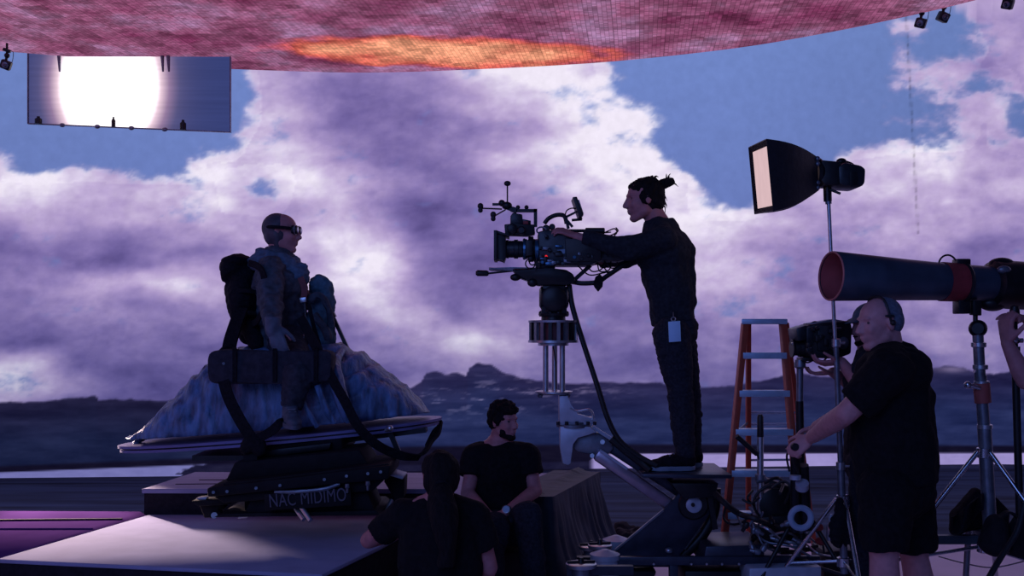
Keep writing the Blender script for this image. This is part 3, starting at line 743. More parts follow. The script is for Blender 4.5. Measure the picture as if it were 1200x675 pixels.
for an in (anR, anL):
    sg = 1 if an is anL else -1
    s_ = shoe('boot', mat('grey_boot', (.07, .085, .13), .6, 0, .3, 20, .2), rd, an+V((-.02, .0, -.085)), an+V((.11, sg*.21, -.095)) if sg > 0 else an+V((.07, -.20, -.105)))
# boot colour is lightened all over for the lit toe
b = MB(); b.torus(nb+V((.0, 0, .0)), (.25, 0, 1), .095, .052, 28, 12); b.torus(nb+V((-.01, 0, -.035)), (.15, 0, 1), .125, .05, 28, 12); b.sph(P(350, 322, D-.04), .07, (1, 1.3, 1)); b.sph(P(354, 316, D-.06), .045, (.8, .6, 1.2))
b.build('scarf', FAB2, rd, remesh=.010, smooth=2, wrinkle=(.014, 16, (1, 1, 2)))
b = MB()                                       # close fitting cap with ear flaps
b.sph(h.p(-.034, 0, .034), h.k, (.092, .085, .090), h.M); b.sph(h.p(-.03, 0, -.01), h.k, (.082, .087, .075), h.M); b.cone(h.p(-.02, .06, -.01), h.p(-.01, .05, -.075), .035, .02); b.cone(h.p(-.02, -.06, -.01), h.p(-.01, -.05, -.075), .035, .02)
b.build('cap', mat('leather_cap', (.07, .06, .085), .6, 0, .3, 25, .2), rd, remesh=.008, smooth=2)
b = MB(); b.torus(h.p(-.005, 0, .030), h.u+h.f*.05, .104*h.k, .010, 36, 8, squash=.84); gs = b.build('goggle_strap', BLACKF, rd)
b = MB()
for q in (-1, 1):
    b.lathe(h.p(.070, q*.034, .022), h.f, [(0, .029), (.022, .029), (.032, .026), (.036, .020)], 20)
b.cone(h.p(.10, .01, .022), h.p(.10, -.01, .022), .008, .008); gg = b.build('goggles', BLACKP, rd)
b = MB()
for q in (-1, 1): b.sph(h.p(.103, q*.034, .022), .020, (.25, 1, 1), h.M); b.torus(h.p(.090, q*.034, .022), h.f, .029, .004, 24, 6)
b.build('lenses', STEEL, gg)
b = MB(); b.sph(h.p(.062, -.058, .022), .014, (1, .6, 1)); b.sph(h.p(.045, -.07, .024), .008); b.build('strap_buckle', STEEL, gg)
# bare pale hand strip + name tag of the harness on the chest
b = MB(); b.path([P(352, 325, D-.14), P(357, 340, D-.15), P(355, 352, D-.14)], .018, flat=((1, 0, 0), .006)); b.build('red_chest_strap', mat('dusty_red_webbing', (.22, .06, .07), .8, 0, .2, 30, .1), rd, label='dull red chest strap')
b = MB(); b.pprism([(351, 349), (359, 348), (359, 354), (352, 355)], D-.16, .02, .004); b.build('chest_buckle', STEEL, rd)
b = MB(); b.path([P(357, 355, D-.16), P(358, 380, D-.18), P(355, 400, D-.2)], .004, 6); b.build('cord', STEELD, rd)
b = MB()
hand(b, wrR+V((0, 0, .01)), (.35, -.25, -1), (0, 1, .1), (1, 0, 0), 32, 1.22)
b.cone(wrR+V((0, 0, .06)), wrR+V((0, 0, -.02)), .050, .046, flat0=True)
b.build('glove', mat('worn_glove', (.08, .10, .15), .6, 0, .3, 25, .2), rd, remesh=.007, smooth=2)
# backpack worn by the rider
bk = root('backpack', P(286, 398, D), 'bulky black backpack on the rider\'s back', 'backpack')
b = MB(); b.cone(P(283, 322, D), P(284, 345, D), .09, .105); b.cone(P(284, 345, D), P(290, 380, D), .105, .085); b.sph(P(276, 313, D), .085, (1.05, 1.7, .85)); b.sph(P(286, 350, D), .11, (.95, 1.6, 1.6)); b.sph(P(294, 386, D), .085, (.95, 1.6, 1.2)); b.cone(P(267, 317, D-.1), P(264, 325, D-.05), .04, .03)
b.build('pack_body', BLACKF, bk, remesh=.010, smooth=3, wrinkle=(.016, 9, (1, 1, 1.3)))
b = MB(); b.sph(P(279, 306, D), .075, (1.35, 2.0, .55)); b.build('top_flap', BLACKF, bk, remesh=.01, smooth=2, wrinkle=(.01, 12, (1, 1, 1)))
b = MB(); b.path([P(292, 308, D-.17), P(306, 316, D-.30), P(312, 345, D-.31), P(304, 372, D-.24), P(296, 380, D-.16)], .02, flat=((0, 0, 1), .005)); b.build('shoulder_strap', BLACKF, bk)
for y in (340, 365):
    b = MB(); b.path([P(278, y, D-.17), P(290, y+1, D-.18), P(300, y+2, D-.14)], .012, flat=((0, 0, 1), .004)); b.build('side_strap', BLACKF, bk)
b = MB(); b.cone(P(291, 384, D-.12), P(300, 402, D-.14), .055, .05); b.build('side_pouch', BLACKF, bk, remesh=.01, wrinkle=(.006, 14, (1, 1, 1)))
# long roll lashed before the seat
b = MB(); b.pprism([(248, 418), (251, 412), (262, 409), (330, 411), (386, 410), (392, 414), (391, 440), (386, 447), (330, 449), (256, 449), (249, 446), (247, 436)], 6.0, .17, .02)
lr = root('saddle_roll', P(318, 449, 6.0), 'long dark padded roll slung across the near side of the mound', 'roll')
b.build('roll_body', mat('dark_canvas', (.030, .030, .046), .85, 0, .3, 24, .3, spec=.2), lr, wrinkle=(.004, 12, (1, 1, 1)))
for x in (275, 322, 370):
    b = MB(); b.path([P(x, 409, 6.02), P(x, 410, 5.91), P(x, 430, 5.905), P(x, 448, 5.91)], .012, flat=((1, 0, 0), .004)); b.build('roll_strap', BLACKF, lr)
b = MB(); b.tube(P(262, 426, 5.915), P(262, 426, 5.900), .008); b.build('rivet', STEELD, lr)
b = MB(); b.path([P(268, 414, 6.1), P(270, 400, 6.12), P(277, 378, 6.2), P(283, 362, 6.28)], .040, flat=((1, 0, 0), .010)); b.path([P(258, 413, 6.1), P(268, 405, 6.1), P(276, 412, 6.1)], .016, 8)
b.build('seat_strap', BLACKF, label='stiff dark strap rising from the long roll to the backpack', cat='strap')
# hooded bundle before the rider
bd = root('hooded_bundle', P(378, 402, 6.5), 'lumpy blue-grey hooded bundle strapped upright in front of the rider', 'bundle')
BND = mat('blue_grey_blanket', (.07, .14, .20), .85, 0, .4, 26, .4, spec=.25)
b = MB(); b.sph(P(374, 334, 6.5), .066, (1, 1.1, 1.05)); b.cone(P(378, 337, 6.5), P(385, 356, 6.5), .07, .05); b.sph(P(379, 358, 6.5), .085, (.95, 1.1, 1.1)); b.cone(P(376, 372, 6.5), P(374, 402, 6.5), .09, .11); b.sph(P(388, 348, 6.5), .036, (.7, 1, 1.2)); b.sph(P(366, 378, 6.5), .07)
b.build('bundle_body', BND, bd, remesh=.009, smooth=2, wrinkle=(.014, 13, (1, 1, 1.4)))
b = MB(); b.torus(P(373, 331, 6.5), (.7, -.5, .6), .066, .012, 28, 8, 0, 200); b.build('hood_seam', BND, bd)
b = MB(); b.path([P(362, 352, 6.36), P(372, 346, 6.33), P(380, 351, 6.34), P(386, 366, 6.38), P(388, 382, 6.4)], .022, 10); b.path([P(368, 368, 6.36), P(380, 385, 6.36), P(385, 398, 6.38)], .025, 10)
b.build('bundle_rope', FAB1, bd, wrinkle=(.006, 14, (1, 1, 1)))
b = MB(); b.bar(P(388, 366, 6.5), P(408, 410, 6.5), .022, .03); b.bar(P(386, 362, 6.5), P(391, 372, 6.5), .035, .05); b.build('side_stay', BLACKM, bd)
b = MB(); b.path([P(362, 356, 6.2), P(367, 380, 6.15), P(376, 410, 6.02)], .012, flat=((1, 0, 0), .004)); b.build('tie_down_strap', BLACKF, label='narrow dark strap running down between rider and hooded bundle', cat='strap')

# ---- camera operator
D = 6.05
op = root('person', P(797, 556, D), 'camera operator with hair in a bun, dark sweater and jeans, standing on the dolly', 'person')
h = Head(P(754, 235, D), (-1, -.06, -.10), (-.02, 0, 1), 1.07)
body = MB(); h.sculpt(body); nb = P(770, 260, D); ch = P(777, 299, D); wa = P(789, 358, D); pel = P(791, 388, D)
body.cone(h.p(-.035, 0, -.04), nb, .060, .066); body.cone(nb, ch, .07, .11); body.cone(ch, wa, .11, .09); body.cone(wa, pel, .09, .11)
sL = P(777, 281, D-.17); eL = P(732, 291, D-.20); wL = P(675, 277, D-.18)
sR = P(770, 280, D+.17); eR = P(735, 302, D+.22); wR = P(700, 306, D+.12)
for a_, e_, w_ in ((sL, eL, wL), (sR, eR, wR)):
    body.cone(nb, a_, .055, .05); body.cone(a_, e_, .044, .036); body.cone(e_, w_, .036, .025)
hand(body, wL+V((-.0, 0, .0)), (-1, .05, .42), (-.2, .5, -1), (0, 1, .3), 34, .95); hand(body, wR, (-1, 0, .1), (0, -1, 0), (0, 0, 1), 50, .95)
hL = P(787, 392, D-.09); kL = P(797, 458, D-.09); aL = P(803, 534, D-.08)
hR = P(793, 392, D+.09); kR = P(806, 458, D+.09); aR = P(811, 532, D+.10)
for a_, e_, w_ in ((hL, kL, aL), (hR, kR, aR)):
    body.cone(pel, a_, .10, .085); body.cone(a_, e_, .078, .05); body.cone(e_, e_.lerp(w_, .3), .05, .053); body.cone(e_.lerp(w_, .3), w_, .053, .036)
body.build('body', SKIN, op, remesh=.0065, smooth=2, dents=h.dents()); h.eyes(op)
b = MB(); b.cone(nb+V((.01, 0, .01)), ch, .088, .160, flat0=True); b.sph(ch+V((.0, 0, .02)), 1, (.172, .19, .15)); b.cone(ch, P(783, 330, D), .150, .148); b.cone(P(783, 330, D), P(787, 362, D), .148, .130); b.cone(P(787, 362, D), P(790, 378, D), .130, .132, flat1=True)
b.cone(P(802, 296, D), P(804, 355, D), .07, .06)
for a_, e_, w_ in ((sL, eL, wL), (sR, eR, wR)):
    b.cone(nb+V((0, 0, -.03)), a_, .075, .076); b.cone(a_, e_, .076, .062); b.cone(e_, e_.lerp(w_, .86), .062, .042, flat1=True)
b.cone(sL+V((-.1, 0, -.04)), eL+V((.02, 0, -.02)), .06, .055)
b.build('sweater', SHIRT2, op, remesh=.009, smooth=3, wrinkle=(.012, 9, (1, 1, 1)))
b = MB(); b.torus(nb+V((.0, 0, .0)), (-.25, 0, 1), .062, .010, 28, 8); b.build('collar', mat('grey_collar', (.12, .13, .18), .9, 0, .1, 20, .1), op)
b = MB(); b.cone(wa+V((0, 0, -.05)), pel, .10, .128, flat0=True); b.sph(P(802, 386, D), .10, (.8, 1.3, 1.1))
for a_, e_, w_ in ((hL, kL, aL), (hR, kR, aR)):
    b.cone(pel+V((0, 0, -.02)), a_, .12, .10); b.cone(a_, a_.lerp(e_, .5), .112, .098); b.cone(a_.lerp(e_, .5), e_, .098, .076); b.cone(e_, e_.lerp(w_, .35), .076, .075); b.cone(e_.lerp(w_, .35), w_, .075, .056, flat1=True)
for t in (.90, .95, 1.0):
    b.sph(kL.lerp(aL, t), .056, (1, 1, .35)); b.sph(kR.lerp(aR, t), .056, (1, 1, .35))
b.sph(kL, .07, (1, 1, .4)); b.sph(kL+V((0, 0, -.05)), .069, (1, 1, .3))
b.build('jeans', JEANS, op, remesh=.008, smooth=2, wrinkle=(.008, 15, (1, 1, 2)))
WS = mat('pale_sole', (.22, .27, .36), .6, 0, .1, 20, .02)
shoe('sneaker', BLACKF, op, P(814, 550, D-.07), P(760, 550.5, D-.12), sole=WS); shoe('sneaker', BLACKF, op, P(823, 546, D+.10), P(776, 546, D+.10), sole=WS)
HC = lambda b, a, q, c, rad: b.sph(h.p(a, q, c), h.k, rad, h.M)
b = MB(); HC(b, -.026, 0, .042, (.098, .086, .088)); HC(b, -.046, 0, .0, (.076, .083, .086)); HC(b, -.050, 0, -.035, (.058, .058, .05)); HC(b, .012, .0, .066, (.066, .072, .054)); HC(b, -.012, .066, .02, (.045, .02, .045)); HC(b, -.012, -.066, .02, (.045, .02, .045))
bn = P(781, 214, D); b.cone(h.p(-.08, 0, .07), bn, .030, .032); b.sph(bn, .036, (1.1, 1, .9)); b.sph(P(785, 213, D), .028)
rr = random.Random(3)
b.build('hair', HAIR, op, remesh=.006, smooth=1, wrinkle=(.010, 26, (1, 1, 1)))
b = MB()
for k in range(26):
    a = rr.uniform(0, 6.28); r_ = rr.uniform(.03, .055); c = bn if k < 14 else P(766, 211, D)
    if k >= 14: r_ = rr.uniform(.015, .035)
    e_ = c+V((math.cos(a)*r_*1.1+(.012 if k < 14 else 0), rr.uniform(-.03, .03), abs(math.sin(a))*r_*(1 if k < 14 else .9)-(.03 if k < 9 else 0)))
    b.path([c, c.lerp(e_, .5)+V((0, 0, .012)), e_], lambda t: .006*(1-t)+.0012, 5, 3)
for k in range(7):
    c = h.p(-.10, rr.uniform(-.03, .03), rr.uniform(-.05, .03)); b.path([c, c+V((.02, 0, -.01)), c+V((.018+.02*rr.random(), 0, -.035-.02*rr.random()))], lambda t: .005*(1-t)+.001, 5, 3)
b.build('loose_strands', HAIR, op)
b = MB(); b.torus(h.p(-.0, 0, .0), h.r, .034, .008, 20, 6); b.build('ear_piece', BLACKP, op)
bg = root('id_badge', P(792, 402, D-.22), 'pale blue badge hanging at the camera operator\'s hip', 'badge')
b = MB(); b.pprism([(783, 377), (797, 376), (798, 400), (784, 401)], D-.215, .004, .001); b.build('card', mat('pale_blue_card', (.45, .72, 1.0), .5, 0, .06, 8, 0), bg)
b = MB(); b.torus(P(789, 374, D-.215), (0, 1, 0), .012, .003, 16, 6); b.tube(P(789, 372, D-.215), P(789, 366, D-.15), .003); b.build('clip', STEEL, bg)

# ---- seated man in black T-shirt
D = 6.15
sm = root('person', P(592, 640, D), 'dark-haired bearded man in a black T-shirt with a wristwatch, seated beside the tarp', 'person')
h = Head(P(591, 495, D), (.72, -.69, -.03), (0, 0, 1), .92)
body = MB(); h.sculpt(body); nb = P(583, 523, D+.02); ch = P(587, 548, D); wa = P(590, 590, D-.02); pel = P(592, 612, D)
body.cone(h.p(-.02, 0, -.05), nb, .058, .062); body.cone(nb, ch, .08, .13); body.cone(ch, wa, .13, .13); body.cone(wa, pel, .13, .14)
sR = P(557, 535, D-.02); eR = P(548, 578, D-.10); wR = P(571, 602, D-.36)
sL = P(617, 536, D-.02); eL = P(627, 575, D-.08); wL = P(592, 601, D-.36)
for a_, e_, w_ in ((sR, eR, wR), (sL, eL, wL)):
    body.cone(nb, a_, .065, .062); body.cone(a_, e_, .052, .042); body.cone(e_, w_, .043, .028)
hand(body, wL, (-.8, -.5, -.3), (-.2, .3, -1), (0, -1, 0), 45); hand(body, wR, (.5, -.6, -.4), (.3, .3, -1), (.4, .8, 0), 45)
hR = P(580, 618, D-.05); kR = P(580, 618, D-.48); aR = P(572, 698, D-.50)
hL = P(605, 618, D-.05); kL = P(618, 604, D-.45); aL = P(628, 692, D-.45)
for a_, e_, w_ in ((hR, kR, aR), (hL, kL, aL)):
    body.cone(pel, a_, .12, .10); body.cone(a_, e_, .085, .06); body.cone(e_, w_, .06, .04)
body.build('body', SKIN, sm, remesh=.0065, smooth=2, dents=h.dents()); h.eyes(sm)
b = MB(); b.cone(nb+V((0, 0, -.012)), ch, .085, .15, flat0=True); b.sph(P(587, 545, D), 1, (.19, .145, .11)); b.cone(ch, wa, .155, .15); b.cone(P(580, 548, D), P(580, 590, D), .13, .14); b.cone(P(598, 548, D), P(598, 590, D), .13, .14); b.cone(wa, P(592, 616, D), .16, .17, flat1=True)
for a_, e_ in ((sR, eR), (sL, eL)):
    b.cone(nb+V((0, 0, -.035)), a_, .08, .085); b.cone(a_, a_.lerp(e_, .55), .083, .078, flat1=True)
b.build('t_shirt', SHIRT, sm, remesh=.009, smooth=2, wrinkle=(.010, 10, (1, 1, 1)))
b = MB()
for a_, e_, w_ in ((hR, kR, aR), (hL, kL, aL)):
    b.cone(pel, a_, .15, .12); b.cone(a_, e_, .105, .085); b.cone(e_, w_, .083, .062, flat1=True)
b.build('trousers', JEANS, sm, remesh=.009, smooth=2, wrinkle=(.010, 14, (1, 1, 1)))
shoe('boot', BLACKF, sm, V((aR.x, aR.y+.06, .0)), V((aR.x-.05, aR.y-.22, .0))); shoe('boot', BLACKF, sm, V((aL.x, aL.y+.06, .0)), V((aL.x+.05, aL.y-.22, .0)))
b = MB(); HC = lambda b, a, q, c, rad: b.sph(h.p(a, q, c), h.k, rad, h.M)
HC(b, -.025, 0, .050, (.100, .090, .082)); HC(b, -.05, 0, .01, (.072, .084, .08)); HC(b, .035, 0, .085, (.062, .072, .038)); HC(b, .055, .035, .078, (.034, .034, .026)); HC(b, .0, .075, .03, (.03, .014, .05)); HC(b, .0, -.075, .03, (.03, .014, .05))
for k in range(26):
    a = rr.uniform(0, 6.28); e2 = rr.uniform(.2, 1.3); b.sph(h.p(-.02+.09*math.cos(a)*math.cos(e2), .085*math.sin(a)*math.cos(e2), .055+.08*math.sin(e2)), rr.uniform(.014, .024))
b.build('hair', HAIR, sm, remesh=.006, smooth=1, wrinkle=(.010, 28, (1, 1, 1)))
b = MB(); HC(b, .052, 0, -.086, (.032, .032, .020)); HC(b, .083, 0, -.043, (.010, .024, .005)); HC(b, .022, .046, -.055, (.036, .017, .030)); HC(b, .022, -.046, -.055, (.036, .017, .030)); b.cone(h.p(.02, .036, -.07), h.p(.066, .01, -.092), .024, .022); b.cone(h.p(.02, -.036, -.07), h.p(.066, -.01, -.092), .024, .022)
b.build('beard', HAIR, sm, remesh=.004, smooth=1, wrinkle=(.002, 40, (1, 1, 1)))
wt_ = root('wristwatch', P(589, 604, D-.42), 'round pale-faced wristwatch on the seated man\'s wrist', 'watch')
ax = (wL-eL).normalized(); b = MB(); b.torus(wL-ax*.02, ax, .034, .007, 24, 8); b.build('strap', BLACKP, wt_)
c = wL-ax*.02; up_ = V((-.1, -.85, .45)).normalized(); b = MB(); b.lathe(c+up_*.033, up_, [(0, .024), (.008, .024), (.010, .020)], 24); b.build('case', STEEL, wt_)
b = MB(); b.lathe(c+up_*.0435, up_, [(0, .019), (.001, .019)], 24); b.build('dial', mat('pale_dial', (.35, .55, .75), .25, 0, .05, 8, 0), wt_)
b = MB(); b.box((-.05, 6.18, .155), (.36, .28, .31), None, .012)
b.build('apple_box', mat('dark_box_paint', (.014, .012, .018), .8, 0, .3, 12, .1), label='low black box under the seated man in the black T-shirt', cat='box')

# ---- person with long ponytail, back to us
D = 5.05
wm = root('person', P(520, 700, D), 'person with a long dark ponytail and dark T-shirt seen from behind, elbow on the deck', 'person')
h = Head(P(516, 558, D), (-.12, 1, -.03), (0, 0, 1), 1.0)
body = MB(); h.sculpt(body); nb = P(515, 588, D); ch = P(514, 628, D); pel = P(518, 715, D)
body.cone(h.p(-.02, 0, -.05), nb, .055, .06); body.cone(nb, ch, .08, .12); body.cone(ch, pel, .12, .14)
sL = P(472, 604, D+.02); eL = P(432, 633, D+.20); wL = P(462, 628, D+.45)
sR = P(557, 606, D+.02); eR = P(573, 665, D+.03); wR = P(560, 700, D+.24)
for a_, e_, w_ in ((sR, eR, wR), (sL, eL, wL)):
    body.cone(nb, a_, .062, .062); body.cone(a_, e_, .055, .044); body.cone(e_, w_, .044, .028)
hand(body, wL, (.8, .6, 0), (0, 0, -1), (.5, -.8, 0), 20); hand(body, wR, (-.2, 1, -.2), (-1, 0, 0), (0, 0, 1), 40)
hL = P(497, 722, D+.05); kL = V((-.62, 4.98+.30, .44-.18)); aL = V((-.60, 5.02, .08))
hR = P(540, 722, D+.05); kR = V((-.12, 5.50, .42)); aR = V((-.10, 5.52, .09))
for a_, e_, w_ in ((hL, kL, aL), (hR, kR, aR)):
    body.cone(pel, a_, .13, .11); body.cone(a_, e_, .09, .06); body.cone(e_, w_, .058, .04)
body.build('body', SKIN, wm, remesh=.008, smooth=2, dents=h.dents())
b = MB(); b.cone(nb+V((0, 0, -.015)), ch, .09, .155, flat0=True); b.sph(P(514, 622, D), 1, (.205, .135, .12))
for x in (497, 533): b.cone(P(x, 622, D), P(x, 720, D), .125, .14)
b.cone(ch, P(518, 725, D), .16, .17, flat1=True)
for a_, e_ in ((sR, eR), (sL, eL)):
    b.cone(nb+V((0, 0, -.035)), a_, .08, .085); b.cone(a_, a_.lerp(e_, .62), .084, .078, flat1=True)
b.build('t_shirt', SHIRT, wm, remesh=.009, smooth=2, wrinkle=(.012, 9, (1, 1, 1)))
b = MB()
for a_, e_, w_ in ((hL, kL, aL), (hR, kR, aR)):
    b.cone(pel, a_, .15, .125); b.cone(a_, e_, .105, .08); b.cone(e_, w_, .078, .058, flat1=True)
b.build('trousers', JEANS, wm, remesh=.010, smooth=2, wrinkle=(.008, 14, (1, 1, 1)))
shoe('shoe', BLACKF, wm, V((aL.x, aL.y-.08, .0)), V((aL.x-.02, aL.y+.19, .0))); shoe('shoe', BLACKF, wm, V((aR.x, aR.y-.08, .0)), V((aR.x+.02, aR.y+.19, .0)))
b = MB(); HC = lambda b, a, q, c, rad: b.sph(h.p(a, q, c), h.k, rad, h.M)
HC(b, -.015, 0, .040, (.103, .092, .090)); HC(b, -.035, 0, -.01, (.085, .090, .095)); HC(b, -.03, 0, -.07, (.07, .062, .05))
b.path([h.p(-.10, 0, -.03), P(517, 585, D-.13), P(521, 612, D-.18), P(524, 640, D-.20), P(522, 664, D-.20)], lambda t: .040+.035*math.sin(math.pi*min(1, t*1.25))*(1-.3*t), 14)
b.build('hair', HAIR, wm, remesh=.007, smooth=1, wrinkle=(.008, 26, (1, 1, .35)))
b = MB(); b.torus(h.p(-.115, 0, -.045), h.f+h.u*.4, .036, .009, 20, 8); b.build('hair_tie', BLACKF, wm)
b = MB(); b.box((-.34, 5.04, .09), (.36, .26, .18), None, .012); b.build('apple_box', MATS['dark_box_paint'], label='low black box under the person with the ponytail', cat='box')

# ------------------------------------------------------------ cinema camera
D = 6.0
cc = root('cinema_camera', P(640, 314, D), 'large black cinema camera with matte box, handles and a monitor on the dolly arm', 'camera')
CBL = mat('camera_shell', (.020, .024, .032), .38, .3, .35, 22, .04)
BLUEG = mat('blue_ring_metal', (.06, .16, .28), .3, .7, .2, 20, 0)
b = MB(); b.pprism([(580, 276), (588, 275), (593, 280), (593, 303), (591, 308), (588, 305), (580, 305)], D, .17, .004); b.build('matte_box', BLACKP, cc)
b = MB(); b.pprism([(579, 272), (583, 272), (583, 306), (579, 306)], D, .24, .002); b.pprism([(583, 272), (597, 277), (597, 279), (583, 275)], D, .2, .001); b.build('matte_box_flag', BLACKP, cc)
b = MB(); b.lathe(P(592, 292, D), (1, 0, 0), [(0, .052), (.02, .055), (.022, .050), (.05, .050), (.052, .056), (.075, .056), (.077, .050), (.10, .048), (.105, .060), (.125, .060), (.13, .054)], 28); b.build('lens', CBL, cc)
b = MB(); b.lathe(P(613, 292, D), (1, 0, 0), [(0, .062), (.012, .064), (.014, .055), (.03, .055)], 28); b.lathe(P(627, 294, D), (1, 0, 0), [(0, .07), (.018, .07), (.02, .062), (.032, .062)], 28); b.build('lens_rings', BLUEG, cc)
b = MB(); b.lathe(P(619, 292, D), (1, 0, 0), [(0, .075), (.03, .075), (.032, .06), (.04, .06)], 28); b.pbox(616, 282, 624, 300, D-.08, .06); b.sph(P(622, 303, D-.08), .02); b.build('focus_motor', BLACKP, cc)
b = MB(); b.pprism([(630, 274), (640, 271), (662, 276), (690, 279), (702, 280), (703, 306), (690, 312), (640, 312), (631, 305)], D, .24, .008); b.build('camera_body', CBL, cc)
b = MB(); b.pprism([(662, 280), (700, 280), (704, 284), (704, 306), (664, 307)], D-.13, .04, .004); b.build('side_module', BLACKP, cc)
b = MB(); b.pprism([(700, 281), (722, 279), (738, 283), (738, 303), (724, 307), (702, 306)], D+.02, .2, .008); b.build('rear_battery', CBL, cc)
b = MB()
for i in range(5): b.bar(P(706+i*6, 284, D-.085), P(706+i*6, 302, D-.085), .006, .006)
b.build('cooling_fins', BLACKM, cc)
SCRB = emis('blue_screen_glow', srgb(60, 84, 160), .4)
b = MB(); b.pprism([(653, 293), (662, 292), (662, 297), (653, 298)], D-.125, .012, .001); b.build('side_display', SCRB, cc, label='small blue glowing side display')
b = MB(); b.tube(P(640, 300.5, D-.13), P(640, 300.5, D-.118), .008); b.build('tally_light', emis('red_tally', srgb(220, 40, 50), 1.2), cc, label='red tally light')
b = MB(); b.pprism([(591, 264), (600, 263), (626, 264), (627, 275), (618, 277), (592, 276)], D+.02, .1, .005); b.build('top_module', BLACKP, cc)
b = MB(); b.pprism([(598, 254), (601, 250), (612, 252), (613, 264), (598, 264)], D+.03, .08, .005); b.pprism([(612, 257), (622, 259), (622, 264), (612, 264)], D+.02, .05, .003); b.build('range_finder', CBL, cc)
b = MB(); b.pprism([(613, 259), (619, 260), (619, 263), (613, 263)], D-.02, .03, .002); b.build('red_cap', REDP, cc)
b = MB(); b.bar(P(605, 247, D), P(629, 247, D), .018, .03); b.bar(P(627.5, 245, D), P(627.5, 266, D), .02, .03, (0, 1, 0)); b.bar(P(599, 245, D), P(606, 247, D), .03, .03)
for px in (607, 617): b.sph(P(px, 243, D), .013)
b.build('top_bracket', BLACKM, cc)
b = MB(); b.sph(P(594, 241, D), .026, (1.2, 1, .9)); b.sph(P(588, 238, D), .020); b.bar(P(577, 239.5, D), P(590, 239.5, D), .014, .014); b.bar(P(590, 242, D), P(604, 247, D), .022, .02); b.build('tracking_hub', BLACKM, cc)
for (x0, y0, x1, y1, D1) in ((594.6, 240, 594.6, 215, D), (588, 245, 563, 244, D-.05), (592, 246, 578, 254, D-.12)):
    rdp = MB(); rdp.tube(P(x0, y0, D), P(x1, y1, D1), .0045, n=8); rod = rdp.build('tracking_rod', BLACKM, cc)
    bb_ = MB()
    if x1 > 590: bb_.sph(P(x1, y1, D1), .019, (1.1, 1.1, .85))
    else: bb_.sph(P(x1, y1-2.6, D1), .018); bb_.sph(P(x1, y1+2.4, D1), .015)
    bb_.build('tracking_ball', BLACKP, rod, remesh=.004)
b = MB(); b.torus(P(634.5, 270, D-.1), (0, 1, .1), .027, .005, 24, 8, squash=.7); b.build('cable_loop', mat('pale_cable', (.22, .20, .26), .6, 0, .1, 20, 0), cc, label='pale cable loop')
b = MB(); b.path([P(638, 262, D), P(643, 256, D), P(652, 252, D), P(661, 253, D), P(664, 262, D)], .013, 10); b.build('carry_handle', BLACKP, cc)
b = MB(); b.bar(P(659, 252, D), P(671, 266, D), .014, .02); b.bar(P(663, 254, D), P(666, 268, D), .016, .03); b.build('handle_post', BLACKM, cc)
mnt = MB(); mnt.bar(P(662, 255, D), P(676, 248, D), .012, .02); mnt.path([P(662, 254, D-.05), P(664, 247, D-.05), P(670, 244, D-.04), P(676, 245, D)], .004, 6); mnt.tube(P(670, 258, D), P(682, 257, D), .008); mnt.bar(P(677, 252, D), P(682, 257, D), .01, .02); mnt.build('monitor_arm', BLACKM, cc)
b = MB(); b.pprism([(670, 233), (675, 232.5), (683, 254), (678, 256)], D, .17, .004); mo = b.build('monitor', BLACKP, cc)
b = MB(); b.pprism([(676.5, 236), (677.7, 236), (683, 252), (682, 253)], D, .15, .001); b.build('monitor_screen', STEELD, mo)
b = MB(); b.tube(P(664, 270.5, D-.06), P(687, 270.5, D-.06), .0095); b.build('rear_rod', BLACKM, cc)
b = MB(); b.lathe(P(686, 270.5, D-.06), (1, 0, 0), [(0, .015), (.003, .018), (.108, .018), (.112, .015)], 16); b.build('rod_grip', BLACKP, cc)
b = MB(); b.tube(P(676, 272, D-.06), P(676, 280, D-.06), .006); b.tube(P(668, 272, D-.06), P(668, 284, D-.06), .008); b.build('rod_support', BLACKM, cc)
for pts in ([(704, 275), (712, 271), (720, 268), (723, 272), (720, 276)], [(703, 277), (715, 276), (724, 271), (722, 267)], [(690, 276), (700, 274), (716, 272)],
            [(688, 311), (694, 318), (704, 316), (710, 308)], [(700, 307), (703, 318), (714, 316), (716, 306)], [(708, 306), (716, 314), (724, 312), (722, 305)], [(676, 310), (690, 322), (706, 320), (722, 316), (734, 308)], [(694, 307), (706, 312), (712, 322), (700, 326)]):
    b = MB(); b.path([P(x, y, D+random.uniform(-.06, .06)) for x, y in pts], .0042, 6); b.build('camera_cable', RUBBER, cc)
b = MB(); rq = random.Random(5)
for i in range(34):
    x = rq.uniform(632, 698); y = rq.uniform(277, 310); b = MB(); c = P(x, y, D-.125-rq.uniform(0, .02))
    if i % 3: b.box(c, (rq.uniform(.012, .05), .03, rq.uniform(.01, .035)), None, .003)
    else: b.lathe(c, (0, -1, 0), [(-.01, .012), (.008, .012), (.012, .008)], 12)
    b.build('body_fitting', rq.choice((BLACKP, CBL, BLACKM, STEELD)) if i % 7 else BLUEG, cc)
for (x, y, r_) in ((600, 268, .03), (611, 270, .024), (640, 268, .022), (647, 266, .018), (654, 272, .02)):
    b = MB(); b.lathe(P(x, y, D-.06), (0, -1, 0), [(-.02, r_), (.01, r_), (.015, r_*.7)], 16); b.build('top_knob', BLACKM, cc)
b = MB(); b.torus(P(621.5, 309, D-.05), (0, 1, 0), .028, .004, 24, 6); b.torus(P(624, 307, D-.05), (.1, 1, .2), .018, .004, 20, 6); b.build('cable_coil', RUBBER, cc)
b = MB(); b.tube(P(629, 302, D-.1), P(628, 316, D-.1), .004); b.tube(P(633, 304, D-.1), P(632, 314, D-.1), .006); b.pbox(628, 308, 650, 316, D, .14); b.build('rod_block', BLACKM, cc)

